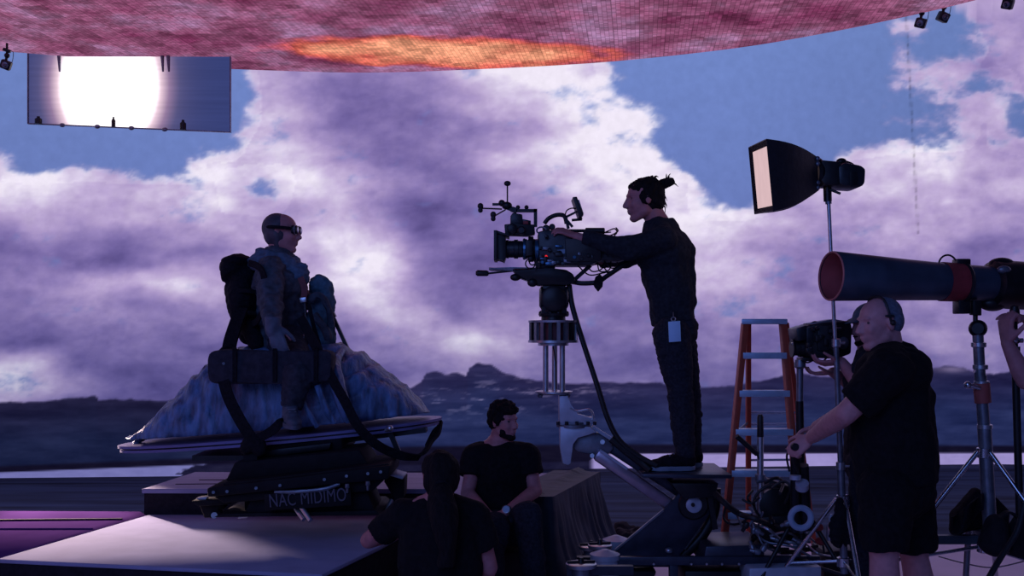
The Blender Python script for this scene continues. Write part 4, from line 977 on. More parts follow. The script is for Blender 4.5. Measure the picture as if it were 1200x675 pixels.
# ------------------------------------------------------------ fluid head
fh = root('fluid_head', P(648, 375, D), 'black geared pan head with steering bar carrying the cinema camera', 'camera head')
b = MB(); b.pprism([(573, 314.5), (600, 313.5), (646, 314.5), (646, 318), (600, 318), (574, 317)], D, .1, .003); b.build('sliding_plate', STEELD, fh)
b = MB(); b.pprism([(600, 316), (646, 315), (663, 317), (671, 322), (674, 331), (664, 335), (630, 335), (620, 330), (606, 325)], D, .16, .01); b.sph(P(604, 325, D-.07), .026, (1.2, .8, .8)); b.sph(P(624, 331, D-.07), .026, (1.2, .8, 1)); b.build('head_top', BLACKM, fh)
b = MB(); b.lathe(P(557.5, 320, D-.03), (1, 0, -.02), [(0, .010), (.01, .018), (.065, .017), (.075, .012)], 16); b.build('pan_grip', BLACKP, fh)
b = MB(); b.tube(P(571, 320.5, D-.03), P(604, 317, D-.03), .006); b.tube(P(573, 315, D+.03), P(604, 316, D+.03), .008); b.build('pan_bar', BLACKM, fh)
b = MB(); b.pprism([(636, 334), (662, 334), (664, 368), (634, 368)], D, .12, .006); b.build('head_yoke', BLACKM, fh)
for q, mm_ in ((-1, BLACKM), (1, CBL)):
    b = MB(); b.lathe(P(649+q*0, 350, D-.07), (0, -1, 0), [(0, .07), (.02, .075), (.03, .06)], 28) if q < 0 else b.lathe(P(659, 349, D-.02), (1, 0, 0), [(0, .066), (.025, .066), (.035, .05)], 28); b.build('tilt_drum', mm_, fh)
b = MB(); b.lathe(P(639, 349, D-.02), (-1, 0, 0), [(0, .066), (.025, .066), (.035, .05)], 28); b.build('tilt_drum', BLACKM, fh)
b = MB(); b.lathe(P(649, 371, D), (0, 0, 1), [(0, .085), (.012, .09), (.016, .09), (.02, .07)], 28)
for a in range(10): b.sph(P(649, 367, D)+V((math.cos(a*.63)*.075, math.sin(a*.63)*.075, 0)), .014)
b.build('pan_drum', BLACKM, fh)
b = MB(); b.tube(P(664, 328, D), P(676, 330, D), .02); b.path([P(672, 330, D-.03), P(682, 332, D-.05), P(700, 330.5, D-.06), P(712, 323, D-.05), P(736, 307, D-.03)], .0145, 10); b.build('pull_handle', BLACKM, fh)
b = MB(); b.bar(P(673, 328, D-.03), P(692, 311, D-.02), .024, .02); b.build('handle_brace', BLACKM, fh)
b = MB(); b.pprism([(698, 324), (703, 321), (707, 326), (706, 336), (701, 342), (697, 337), (695, 333)], D-.06, .03, .004); b.build('hanging_pouch', BLACKF, fh)

# ------------------------------------------------------------ riser column (bazooka)
rc = root('camera_riser', P(648, 462, D), 'silver two-post camera riser with a slotted drum under the pan head', 'camera riser')
b = MB(); b.lathe(P(648.5, 375, D), (0, 0, 1), [(0, .072), (.045, .068), (.048, .078), (.055, .078)], 32); b.build('neck', BLACKM, rc)
b = MB(); b.lathe(P(648.5, 378, D), (0, 0, 1), [(0, .146), (.012, .148), (.014, .12)], 36); b.build('drum_top_plate', STEEL, rc)
b = MB(); b.lathe(P(648.5, 401.5, D), (0, 0, 1), [(0, .148), (.014, .148)], 36); b.build('drum_bottom_plate', STEEL, rc)
b = MB(); b.tube(P(648.5, 401, D), P(648.5, 377, D), .085, n=28); b.build('drum_core', mat('dull_red_metal', (.16, .05, .06), .5, .2, .2, 20, 0), rc)
for i in range(18):
    a = 2*math.pi*i/18; c = V((math.cos(a)*.132, math.sin(a)*.132, 0)); b = MB(); b.bar(P(648.5, 400.5, D)+c, P(648.5, 378, D)+c, .02, .02, c); b.build('drum_slat', (STEELD, BLACKM, STEEL)[i % 3], rc)
b = MB(); b.lathe(P(648.5, 405, D), (0, 0, 1), [(0, .09), (.016, .09)], 28); b.build('collar_plate', STEEL, rc)
for x in (639.5, 659):
    b = MB(); b.tube(P(x, 458, D), P(x, 405, D), .0165, n=20); b.build('post', STEEL, rc)
b = MB(); b.tube(P(650, 405, D+.08), P(650, 458, D+.08), .0165, n=16); b.build('post', STEEL, rc)
b = MB(); b.path([P(648, 404, D), P(651, 425, D), P(652, 456, D)], .0045, 6); b.build('safety_cable', RUBBER, rc)
b = MB(); b.lathe(P(649, 462, D), (0, 0, 1), [(0, .085), (.008, .11), (.018, .11), (.02, .09)], 28); b.build('base_plate', STEEL, rc)
for x in (633, 665):
    b = MB(); b.lathe(P(x, 466, D-.03), (0, 0, 1), [(0, .012), (.015, .018), (.02, .012)], 10); b.build('foot_knob', STEELD, rc)

# ------------------------------------------------------------ crane dolly
cd = root('crane_dolly', V((.9, 6.0, 0)), 'steel camera dolly with a raised arm, footplate, wheels and hydraulic lines', 'camera dolly')
DOL = mat('dolly_paint', (.040, .048, .075), .38, .5, .25, 12, .04)
b = MB(); b.pprism([(655, 463), (665, 463), (668, 474), (676, 485), (690, 489), (696, 489), (697, 494), (684, 497), (655, 497)], D, .13, .004)
b.build('head_bracket', WHITEP, cd)
b = MB(); b.path([P(668, 478, D-.06), P(676, 482, D-.06), P(690, 480, D-.06), P(695, 486, D-.06), P(694, 492, D-.06)], .007, 8); b.build('bracket_rail', STEEL, cd)
b = MB(); b.lathe(P(672, 500, D), (0, 0, 1), [(0, .10), (.015, .10), (.02, .085), (.03, .085)], 28); b.build('swivel_plate', STEELD, cd)
for x in (654, 664, 676, 689, 697):
    b = MB(); b.tube(P(x, 498, D-.08), P(x, 494, D-.08), .01); b.build('swivel_bolt', BLACKM, cd)
b = MB(); b.pprism([(655.5, 499), (690, 499), (699, 506), (690, 508), (676, 511), (670, 519), (669, 541), (665, 544), (659, 542), (656, 524)], D-.03, .1, .005); b.build('drop_bracket', WHITEP, cd)
b = MB(); b.pprism([(673, 513), (684, 506), (700, 506), (714, 515), (718, 524), (712, 531), (696, 532), (676, 528), (669, 523)], D+.05, .12, .008); b.build('arm_head', STEELD, cd)
b = MB(); b.tube(P(706, 518, D-.05), P(706, 518, D-.02), .014); b.tube(P(694, 534, D-.06), P(694, 534, D-.02), .013); b.build('arm_pivot', STEEL, cd)
b = MB(); b.bar(P(694, 500, D-.02), P(716, 514, D-.02), .02, .06); b.build('arm_cover', WHITEP, cd)
PINKM = mat('arm_tube_metal', (.36, .28, .34), .3, .7, .15, 16, .03)
b = MB(); b.bar(P(698, 531, D), P(786, 592, D), .072, .10, bev=.016); b.build('lower_arm', PINKM, cd)
b = MB(); b.bar(P(703, 527.5, D-.04), P(735, 549.5, D-.04), .014, .03); b.build('arm_highlight', WHITEP, cd)  # pale bar laid along the arm tube as its highlight
b = MB(); b.bar(P(712, 520, D+.06), P(800, 577, D+.06), .075, .09, bev=.012); b.build('upper_arm', DOL, cd)
b = MB(); b.pprism([(776, 598), (786, 588), (800, 572), (822, 566), (838, 578), (834, 598), (820, 618), (786, 664), (698, 664), (720, 646), (748, 622)], D-.06, .03, .004); b.build('side_plate', DOL, cd)
b = MB(); b.bar(P(721, 644.5, D-.08), P(777, 598, D-.08), .010, .02); b.build('plate_edge', STEELD, cd)
b = MB(); b.pprism([(776, 598), (800, 572), (822, 566), (838, 578), (834, 598), (800, 655), (740, 655)], D+.2, .03, .004); b.build('side_plate', DOL, cd)
b = MB(); b.lathe(P(812, 591, D-.075), (0, -1, 0), [(0, .085), (.012, .088), (.02, .08)], 36); b.build('pivot_housing', BLACKM, cd)
b = MB(); b.lathe(P(813, 591.5, D-.096), (0, -1, 0), [(0, .046), (.01, .046), (.014, .04), (.0141, .012), (.016, .012)], 32); b.build('pivot_disc', WHITEP, cd)
b = MB(); b.lathe(P(812, 591.5, D-.115), (0, -1, 0), [(0, .012), (.01, .011)], 14); b.build('pivot_pin', BLACKM, cd)
b = MB(); b.path([P(838, 572, D), P(836, 600, D), P(822, 628, D), P(800, 650, D), P(786, 662, D)], .035, 12); b.build('hydraulic_ram', BLACKM, cd)
b = MB(); b.tube(P(818, 618, D-.05), P(800, 642, D-.05), .022); b.build('ram_rod', STEEL, cd)
b = MB(); b.sph(P(784, 645, D-.1), .02, (1.2, 1, .8)); b.build('ram_joint', STEEL, cd)
# footplate
b = MB(); b.prism([P(753, 555.5, 5.82), P(858, 556.5, 5.82), P(858, 556.5, 5.82)+V((0, .52, 0)), P(753, 555.5, 5.82)+V((0, .52, 0))], (0, 0, -.022), .004); b.build('foot_plate', DOL, cd)
b = MB(); b.pprism([(782, 562), (836, 562), (832, 578), (796, 580)], D, .3, .005); b.build('plate_support', BLACKM, cd)
b = MB(); b.bar(P(828, 563, D-.1), P(838, 620, D-.1), .03, .03); b.build('support_post', BLACKM, cd)
# chassis
b = MB(); b.pprism([(697, 652), (960, 651), (960, 661), (697, 662)], D-.22, .04, .004); b.pprism([(697, 652), (960, 651), (960, 661), (697, 662)], D+.32, .04, .004)
b.pprism([(702, 649), (718, 649), (718, 660), (702, 660)], D+.05, .56, .004); b.pprism([(880, 646), (912, 646), (912, 664), (880, 664)], D+.05, .56, .006); b.build('chassis', DOL, cd)
b = MB(); b.pprism([(820, 632), (886, 630), (886, 653), (816, 653)], D-.02, .4, .006); b.build('rear_deck', DOL, cd)
b = MB(); b.pprism([(784, 655), (794, 655), (794, 700), (784, 700)], D-.2, .05, .003); b.build('cross_post', DOL, cd)
b = MB(); b.pprism([(796, 660), (884, 660), (884, 694), (796, 694)], D+.05, .4, .01); b.build('battery_tray', BLACKM, cd)
b = MB(); b.pprism([(722, 660), (764, 660), (752, 694), (722, 694)], D+.05, .4, .01); b.build('battery_tray', BLACKM, cd)
for x in (766, 793+17, 828, 846, 866):
    b = MB(); b.lathe(P(x, 661, D-.25), (0, -1, 0), [(0, .008), (.006, .006)], 10); b.build('chassis_bolt', STEEL, cd)
for (x, D1) in ((690, 5.75), (700, 6.35), (905, 5.75), (915, 6.4)):
    b = MB(); b.lathe(V(((x-600)*D1/1200, D1-.05, .13)), (0, 1, 0), [(0, .09), (.01, .128), (.09, .128), (.10, .09)], 32); wh = b.build('wheel', RUBBER, cd)
    b = MB(); b.lathe(V(((x-600)*D1/1200, D1-.056, .13)), (0, 1, 0), [(0, .05), (.01, .08)], 24); b.build('wheel_hub', STEEL, wh)
    b = MB(); b.bar(V(((x-600)*D1/1200, D1-.07, .13)), V(((x-600)*D1/1200, D1-.07, .28)), .06, .03); b.build('wheel_fork', DOL, cd)
# silver knobbed pots of the levelling jacks at the left end
for (x, y, r, D1, kn) in ((722, 632, .085, 6.4, 0), (703, 640, .07, 5.95, 1), (709, 649, .085, 5.8, 0), (681, 662, .085, 5.6, 1), (693, 641, .08, 6.3, 1)):
    c = P(x, y, D1)
    if kn:
        b = MB(); b.lathe(c, (0, 0, 1), [(-.012, r*.95), (0, r), (.008, r), (.012, r*.9)], 28); jk = b.build('jack_plate', STEEL, cd)
        b = MB(); b.lathe(c+V((0, 0, .01)), (0, 0, 1), [(0, r*.3), (.012, r*.22), (.03, r*.12)], 14); b.bar(c+V((-r*.9, -.01, .018)), c+V((r*.9, .01, .018)), .012, .012); b.build('jack_knob', BLACKM, jk)
        b = MB(); b.tube(c+V((0, 0, -.012)), V((c.x, c.y, .03)), r*.6, n=20); b.build('jack_leg', STEELD, cd)
    else:
        b = MB(); b.lathe(c, (0, 0, 1), [(-.20, r*.92), (-.03, r*.92), (-.03, r), (0, r), (.008, r*.75), (.022, r*.3), (.026, r*.2)], 32); b.build('jack_pot', WHITEP, cd)
b = MB(); b.bar(P(664, 668, 5.62), P(742, 668, 5.62), .05, .04); b.build('outrigger', DOL, cd)
b = MB(); b.bar(P(676, 655, 6.0), P(710, 655, 6.0), .03, .05); b.build('outrigger', BLACKM, cd)
# grips, levers and steering post at the rear
b = MB(); b.tube(P(891, 606, 5.9), P(891, 512, 5.9), .019); b.build('rear_post', STEEL, cd)
b = MB(); b.lathe(P(891, 514, 5.9), (0, 0, 1), [(0, .017), (.003, .019), (.125, .018), (.14, .012)], 16); b.build('post_grip', BLACKP, cd)
b = MB(); b.tube(P(863, 511, 5.85), P(887, 532, 5.88), .015); b.tube(P(887, 532, 5.88), P(893, 545, 5.9), .006); b.build('side_lever', BLACKP, cd)
b = MB(); b.tube(P(891, 562, 5.88), P(891, 556, 5.88), .03); b.tube(P(886, 564, 5.88), P(898, 562, 5.88), .014); b.build('post_clamp', STEELD, cd)
b = MB(); b.lathe(P(909, 592, 5.9), (0, -1, .05), [(-.03, .06), (-.02, .098), (.02, .098), (.03, .06)], 36, el=None); b.build('cable_drum', BLACKM, cd)
b = MB(); b.torus(P(910, 590, 5.86), (0, 1, 0), .13, .008, 36, 8, squash=.82); b.build('drum_hoop', RUBBER, cd)
b = MB(); b.pprism([(886, 602), (934, 598), (940, 632), (884, 636)], 5.95, .24, .01); b.pprism([(898, 560), (930, 570), (932, 600), (896, 602)], 6.0, .12, .01); b.build('control_box', BLACKM, cd)
b = MB(); b.tube(P(932, 622, 5.6), P(932, 522, 5.45), .026); b.tube(P(945, 620, 5.6), P(941, 545, 5.5), .03); b.build('push_column', BLACKM, cd)
b = MB(); b.tube(P(940, 572, 5.44), P(940, 566, 5.42), .035); b.tube(P(932, 562, 5.42), P(932, 557, 5.42), .03); b.build('column_collar', WHITEP, cd)
b = MB(); b.tube(P(932, 524, 5.25), P(932, 524, 5.62), .016); b.build('push_bar', BLACKP, cd)
b = MB()
for q in (5.24, 5.6): b.lathe(P(932, 524, q), (0, 1, 0), [(-.005, .016), (0, .020), (.02, .020), (.025, .016)], 16)
b.build('bar_end', BLACKP, cd)
b = MB(); b.path([P(925, 552, 5.45), P(922, 535, 5.4), P(926, 526, 5.38)], .006, 8); b.path([P(936, 555, 5.42), P(929, 540, 5.4), P(926, 530, 5.38)], .005, 8); b.build('brake_cable', RUBBER, cd)
lines = [[(838, 578), (850, 590), (866, 602), (886, 608), (905, 616), (925, 622)], [(852, 590), (848, 606), (856, 614), (870, 612), (884, 600)], [(864, 604), (872, 618), (884, 606), (878, 594)],
 [(884, 614), (900, 620), (915, 632), (935, 638), (952, 645)], [(902, 628), (922, 624), (940, 634), (958, 648), (974, 652)], [(876, 612), (896, 634), (926, 640), (950, 652)], [(896, 566), (910, 560), (918, 566), (914, 578)], [(904, 572), (918, 564), (926, 572), (920, 590)], [(940, 585), (936, 600), (942, 622), (956, 636)], [(948, 612), (962, 630), (966, 650)],
 [(900, 640), (930, 646), (958, 640)], [(894, 600), (888, 622), (896, 640), (914, 648)], [(870, 585), (880, 590), (890, 583)], [(882, 575), (876, 584), (884, 592)]]
for i, pts in enumerate(lines):
    b = MB(); b.path([P(x, y, 5.74+random.uniform(-.08, .08)) for x, y in pts], (.017 if i == 0 else random.choice((.006, .009, .007))), 8)
    b.build('dolly_hose', (RUBBER, RUBBER, STEELD)[i % 3] if i not in (3, 4) else STEEL, cd)
for i in range(16):
    x = random.uniform(876, 958); y = random.uniform(606, 648); b = MB(); c = P(x, y, 5.72+random.uniform(-.08, .08)); d = V((random.uniform(-1, 1), .2, random.uniform(-.6, .6))).normalized()
    b.lathe(c, d, [(0, .012), (.01, .018), (.03, .018), (.035, .012), (.06, .010)], 12); b.build('hose_fitting', random.choice((STEELD, BLACKM, STEELD, STEEL)), cd)
for x, y in ((958, 618), (962, 634)):
    b = MB(); b.lathe(P(x, y, 5.7), (.2, -1, .2), [(-.03, .02), (0, .026), (.03, .02)], 14); b.build('red_fitting', REDP, cd)
b = MB(); b.pprism([(872, 660), (955, 658), (955, 690), (872, 690)], 5.78, .25, .01); b.build('rear_tray', WHITEP, cd)
b = MB(); b.path([P(667, 334, 5.98), P(671, 360, 5.96), P(683, 400, 5.95), P(700, 452, 5.93), P(712, 490, 5.92), P(726, 516, 5.92), P(748, 534, 5.92), P(770, 546, 5.9)], .016, 10)
b.build('conduit', RUBBER, label='thick black conduit hanging in a long curve from pan head to dolly arm', cat='cable')
b = MB(); b.path([P(716, 514, 5.94), P(735, 530, 5.93), P(752, 543, 5.93), P(762, 552, 5.9)], .022, 10); b.build('arm_hose', RUBBER, cd)
tp = MB(); tp.torus(P(938.5, 607, 5.42), (.05, 1, 0), .053, .017, 36, 10)
tp.build('cable_ring', mat('pale_blue_plastic', (.28, .38, .52), .5, 0, .1, 12, .02), label='pale blue-white ring hanging on the dolly push column', cat='ring')

# ------------------------------------------------------------ ladder
D = 6.7
FIBR = mat('orange_fibreglass', (.46, .07, .035), .55, 0, .15, 20, .05)
ALU = mat('bluish_aluminium', (.50, .66, .85), .4, .3, .1, 20, .03)  # one even bluish tone for the ladder's aluminium
ld = root('step_ladder', V((1.65, 6.7, 0)), 'orange fibreglass A-frame step ladder with aluminium steps behind the dolly', 'ladder')
def gz(p, q, z):       # run the line p-q on down to height z
    t = (z-p.z)/(q.z-p.z); return p+(q-p)*t
tl = P(873, 378, 6.62); bl = gz(tl, P(850.5, 612, 6.3), .0); tr = P(917, 378, 6.62); br = gz(tr, P(933, 570, 6.36), .0)
tl2 = P(877, 378, 6.72); bl2 = gz(tl2, P(877, 585, 7.0), .0); tr2 = P(921, 378, 6.72); br2 = gz(tr2, P(944, 560, 7.0), .0)
for a, c in ((tl, bl), (tr, br)):
    b = MB(); b.bar(a, c, .036, .07, (0, 1, 0), .004); r_ = b.build('front_rail', FIBR, ld)
    b = MB(); b.box(c+V((0, 0, .02)), (.055, .09, .04), None, .006); b.build('rubber_foot', RUBBER, r_)
for a, c in ((tl2, bl2), (tr2, br2)):
    b = MB(); b.bar(a, c, .030, .045, (0, 1, 0), .004); r_ = b.build('rear_rail', FIBR, ld)
    b = MB(); b.box(c+V((0, 0, .02)), (.05, .07, .04), None, .006); b.build('rubber_foot', RUBBER, r_)
b = MB(); b.prism([P(869, 380, 6.57), P(923, 380, 6.57), P(922, 380, 6.78), P(872, 380, 6.78)], (0, 0, .035), .006); b.build('top_cap', ALU, ld)
for y in (417, 461, 505, 551, 597, 645):
    t = (P(0, y, 6.5).z-tl.z)/(bl.z-tl.z); a = tl.lerp(bl, t); c = tr.lerp(br, t)
    a.z = c.z = (a.z+c.z)/2; b = MB(); b.bar(a, c, .040, .085, (0, 1, 0), .003); b.build('step', ALU, ld)
for y in (483, 497, 540):
    t = (P(0, y, 6.9).z-tl2.z)/(bl2.z-tl2.z); a = tl2.lerp(bl2, t); c = tr2.lerp(br2, t); b = MB(); b.tube(a, c, .008, n=8); b.build('rear_brace', ALU, ld)
for (a, c, a2, c2) in ((tl, bl, tl2, bl2), (tr, br, tr2, br2)):
    b = MB(); b.bar(a.lerp(c, .42), a2.lerp(c2, .40), .018, .004, (1, 0, 0)); b.build('spreader', STEELD, ld)

# ------------------------------------------------------------ softbox light
def stand(name, label, pole, mats, hub, legs, rad, D, cat='light stand', riser=()):
    r = root(name, V((hub.x, hub.y, 0)), label, cat)
    for (a, c, rr_, m_) in pole:
        b = MB(); b.tube(a, c, rr_, n=18); b.build('pole_section', m_, r)
    b = MB(); b.lathe(hub+V((0, 0, -.03)), (0, 0, 1), [(0, .026), (.005, .036), (.05, .036), (.055, .026)], 18); b.build('leg_collar', mats, r)
    low = V((hub.x, hub.y, hub.z*.52)); b = MB(); b.lathe(low+V((0, 0, -.03)), (0, 0, 1), [(0, .026), (.005, .034), (.05, .034), (.055, .026)], 18); b.build('brace_collar', mats, r)
    for a in legs:
        a = R(a); d = V((math.cos(a), math.sin(a), 0)); foot = V((hub.x, hub.y, .02))+d*rad; top = hub+d*.035
        b = MB(); b.tube(top, foot, .0125, n=12); lg = b.build('leg', mats, r)
        mid = top.lerp(foot, .55); b = MB(); b.tube(low+d*.03, mid, .009, n=10); b.build('leg_brace', mats, r)
        b = MB(); b.tube(foot+V((0, 0, .03)), foot+V((0, 0, -.018)), .018, n=12); b.build('rubber_foot', RUBBER, lg)
    return r
D = 5.55
hub = P(988, 585, D)
CHR = mat('chromed_steel', (.55, .56, .62), .25, .95, .08, 20, 0)
s1 = stand('light_stand', 'tall slim chrome light stand holding up the softbox light', [(P(989.5, 672, D), P(985, 545, D), .021, STEELD), (P(985.6, 560, D), P(979.5, 400, D), .015, STEELD), (P(979.5, 420, D), P(971, 236, D), .0105, STEEL)], CHR, hub, (152, 35, 268), .50, D)
for (x, y, m_) in ((985, 546, STEEL), (979.8, 402, STEEL), (975, 315, CHR)):
    b = MB(); b.lathe(P(x, y, D)+V((0, 0, -.025)), (0, 0, 1), [(0, .016), (.006, .024), (.045, .024), (.05, .016)], 16); b.tube(P(x, y, D), P(x, y, D)+V((.045, -.01, 0)), .006, n=8); b.build('section_clamp', m_, s1)
sf = root('softbox_light', P(968, 236, D), 'black softbox light with glowing pale front on the tall stand', 'softbox')
TL = P(877, 173, D-.38); TR = P(899, 163, D+.02); BR_ = P(905, 244, D+.02); BL_ = P(884, 251.5, D-.38)
# far edge of the front face carries on behind the body
ax = V((1, .12, .02)).normalized()
cor = [P(877.5, 173, D-.22), P(896.5, 163.5, D-.58), P(905.5, 245, D-.58), P(884.5, 251, D-.22)]
cor = [P(877, 173, D+.34), P(898, 163, D-.30), P(906, 247, D-.30), P(884, 251, D+.34)]
bc = P(957, 203, D)
sq = [P(956, 186, D+.10), P(957, 184, D-.09), P(959, 223, D-.09), P(958, 221, D+.10)]
def side(b, a0, a1, c0, c1, bulge, n=10):
    def f(u, v):
        p = a0.lerp(a1, v).lerp(c0.lerp(c1, v), u); o = (p-(cor[0]+cor[1]+cor[2]+cor[3]+sq[0]+sq[1]+sq[2]+sq[3])/8); o.x = 0
        return p+o.normalized()*bulge*math.sin(math.pi*u)*(1+.15*math.sin(math.pi*v))
    b.grid(f, n, n)
b = MB()
for i in range(4): side(b, cor[i], cor[(i+1) % 4], sq[i], sq[(i+1) % 4], .030)
bmesh.ops.remove_doubles(b.bm, verts=b.bm.verts, dist=.004)
b.build('softbox_skin', mat('softbox_nylon', (.012, .012, .018), .6, 0, .3, 30, .1), sf, solid=.005, angle=30)
cn = sum(cor, V())/4; b = MB()
inn = [cn+(p-cn)*.84+ax*.015 for p in cor]
b.prism(inn, ax*.004); b.build('diffuser', emis('warm_diffuser', srgb(236, 200, 205), .92), sf, label='glowing pale pink front diffuser')
b = MB()
for i in range(4):
    j = (i+1) % 4; b.prism([cor[i], cor[j], inn[j], inn[i]], ax*.006)
b.build('front_lip', BLACKF, sf)
b = MB(); b.lathe(bc+V((-.02, 0, 0)), ax, [(0, .085), (.02, .088), (.035, .08), (.04, .06)], 28); b.build('speed_ring', BLACKM, sf)
b = MB()
for y in (186, 192, 214, 220): b.sph(P(958, y, D-.09), .014)
b.build('ring_clip', STEELD, sf)
b = MB(); b.pprism([(958, 190), (980, 192), (980, 219), (962, 219), (958, 214)], D, .15, .008); b.build('lamp_neck', BLACKP, sf)
b = MB(); b.pprism([(976, 198), (984, 193), (1003, 197), (1008, 201), (1007, 218), (1002, 222), (984, 221), (977, 219)], D, .19, .014); b.build('lamp_housing', CBL, sf)
b = MB(); b.path([P(979, 196, D), P(986, 189, D), P(998, 192, D), P(1003, 198, D)], .007, 8); b.build('lamp_handle', BLACKM, sf)
b = MB(); b.sph(P(986, 189.5, D), .022, (1.3, 1, .9)); b.tube(P(984, 190, D), P(984, 197, D), .018); b.build('tilt_knob', BLACKM, sf)
b = MB(); b.pprism([(996, 200), (1005, 202), (1005, 217), (996, 219)], D-.098, .01, .003); b.build('rear_vent', BLACKM, sf)
b = MB(); b.tube(P(970, 236, D), P(969.5, 219, D), .022); b.tube(P(972, 222, D-.02), P(985, 227, D-.04), .007); b.build('mount_yoke', BLACKM, sf)
b = MB(); b.tube(P(970.5, 234, D), P(971, 239, D), .017); b.build('mount_socket', STEELD, sf)

# ------------------------------------------------------------ long snoot light
D = 5.2
k_ = root('snoot_light', P(1146, 350, D), 'long black tube light with a dull red inner mouth on the heavy stand', 'tube light')
TB = mat('black_blue_tube', (.050, .072, .110), .42, .3, .3, 7, .05)
a0 = P(974, 323.5, D); a1 = P(1148, 330.2, D); a2 = P(1196, 333, D); axd = (a1-a0).normalized(); axd = (axd+V((0, 0, 0))).normalized()
yaw = V((1, .22, -.035)).normalized()
c0 = P(974, 323.5, D-.12); L_ = (P(1150, 331, D)-P(974, 323.5, D)).length*1.02
b = MB(); b.lathe(c0, yaw, [(0, .117), (.0, .120), (.004, .122), (L_*.5, .103), (L_*.83, .0925), (L_*1.3, .088), (L_*1.3, .07)], 48, cap=False)
b.build('tube_shell', TB, k_, solid=.004)
b = MB(); b.lathe(c0+yaw*.006, yaw, [(0, .113), (L_*.6, .088), (L_*.6, .001)], 40, cap=False); b.build('tube_lining', mat('dull_red_lining', (.42, .085, .09), .6, 0, .15, 10, .05), k_)
b = MB(); b.torus(c0, yaw, .119, .005, 40, 8); b.build('mouth_rim', mat('mouth_rim_red', (.50, .16, .15), .5, 0, .1, 12, 0), k_)
def onax(x):
    t = (x-974)/(1150-974)*L_*.985; return c0+yaw*t
b = MB(); b.lathe(onax(1116), yaw, [(0, .0985), (.125, .0955)], 48, cap=False); b.build('red_band', REDP, k_, solid=.004, label='red tape band')
b = MB(); b.torus(onax(1124)+V((0, 0, .085)), yaw.cross(V((0, 0, 1))), .052, .005, 24, 8, 0, 360, squash=1); b.build('carry_handle', BLACKP, k_)
b = MB(); c = onax(1142); b.box(c+V((0, 0, .10)), (.07, .07, .04), None, .006); b.torus(c, yaw, .097, .010, 40, 8); b.box(c+V((0, 0, -.11)), (.06, .08, .10), None, .006); b.build('mount_clamp', BLACKM, k_)
b = MB(); b.lathe(onax(1178), yaw, [(0, .085), (.02, .118), (.12, .125), (.28, .125), (.30, .09)], 40); b.sph(onax(1196)+V((0, 0, .10)), .05, (1.4, 1, .8)); b.sph(onax(1184)+V((0, 0, -.1)), .05, (1.4, 1, .8)); b.build('lamp_head', BLACKM, k_)
b = MB(); b.sph(onax(1188)+V((-.0, -.09, .07)), .035, (1, .6, .6)); b.build('lamp_latch', STEELD, k_)
hub = P(1153, 530, D)
s2 = stand('light_stand', 'heavy chrome light stand with a round knuckle and red band, under the tube light', [(P(1161, 636, D), P(1153.5, 500, D), .034, STEELD), (P(1153.5, 505, D), P(1149, 440, D), .030, STEELD), (P(1150, 470, D), P(1146, 392, D), .027, STEELD), (P(1143, 385, D), P(1143, 360, D), .012, BLACKM)], CHR, hub, (186, 302, 60), .86, D)
b = MB(); b.sph(P(1146, 385, D), .047, (1, .8, .95)); b.tube(P(1146, 385, D-.05), P(1146, 385, D+.06), .028); b.build('knuckle', BLACKM, s2)
b = MB(); b.pprism([(1138, 352), (1148, 352), (1148, 370), (1138, 369)], D, .05, .004); b.build('spigot_block', BLACKM, s2)
b = MB(); b.tube(P(1152, 472, D), P(1150, 449, D), .040); b.build('red_band', mat('faded_red_tape', (.36, .08, .07), .65, 0, .2, 14, .05), s2, label='faded red tape band')
b = MB(); b.tube(P(1134, 451, D-.03), P(1148, 455, D-.03), .012); b.sph(P(1134, 451, D-.03), .018); b.tube(P(1142, 434, D), P(1150, 436, D), .014); b.build('crank', CHR, s2)
for y in (404, 430, 449, 500): 
    b = MB(); c = P(1146+(y-392)*.075, y, D); b.lathe(c+V((0, 0, -.014)), (0, 0, 1), [(0, .028), (.004, .037), (.024, .037), (.028, .028)], 18); b.build('section_collar', STEEL, s2)
b = MB(); b.bar(P(1050, 632, D+.12), P(1168, 632, D+.12), .045, .04); b.build('base_crossbar', mat('teal_painted_steel', (.06, .10, .13), .5, .3, .2, 14, .03), s2)
b = MB(); b.box(P(1160, 630, D+.1), (.12, .14, .07), None, .01); b.build('base_block', STEELD, s2)
b = MB(); b.tube(P(1137, 590, D+.3), P(1132, 675, D+.3), .016); b.build('rear_leg', STEELD, s2)
# thin black stand beside it
D = 5.05
s3 = stand('light_stand', 'thin black stand at the right edge, gripped by the cropped person', [(P(1196, 640, D), P(1190, 432, D), .018, BLACKM), (P(1190.5, 440, D), P(1189, 368, D), .013, BLACKM)], BLACKM, P(1197, 688, D), (190, 40, 300), .3, D)
b = MB(); c = P(1189, 399, D); b.sph(c, .026, (1, .9, .8)); b.tube(c+V((-.03, 0, 0)), c+V((.04, 0, 0)), .012); b.tube(P(1190, 412, D), P(1190, 406, D), .022); b.build('chrome_clamp', CHR, s3)
b = MB(); b.lathe(P(1189, 376, D), (0, 0, 1), [(0, .018), (.01, .026), (.05, .024), (.07, .02), (.075, .01)], 14); b.build('stand_head', BLACKM, s3)

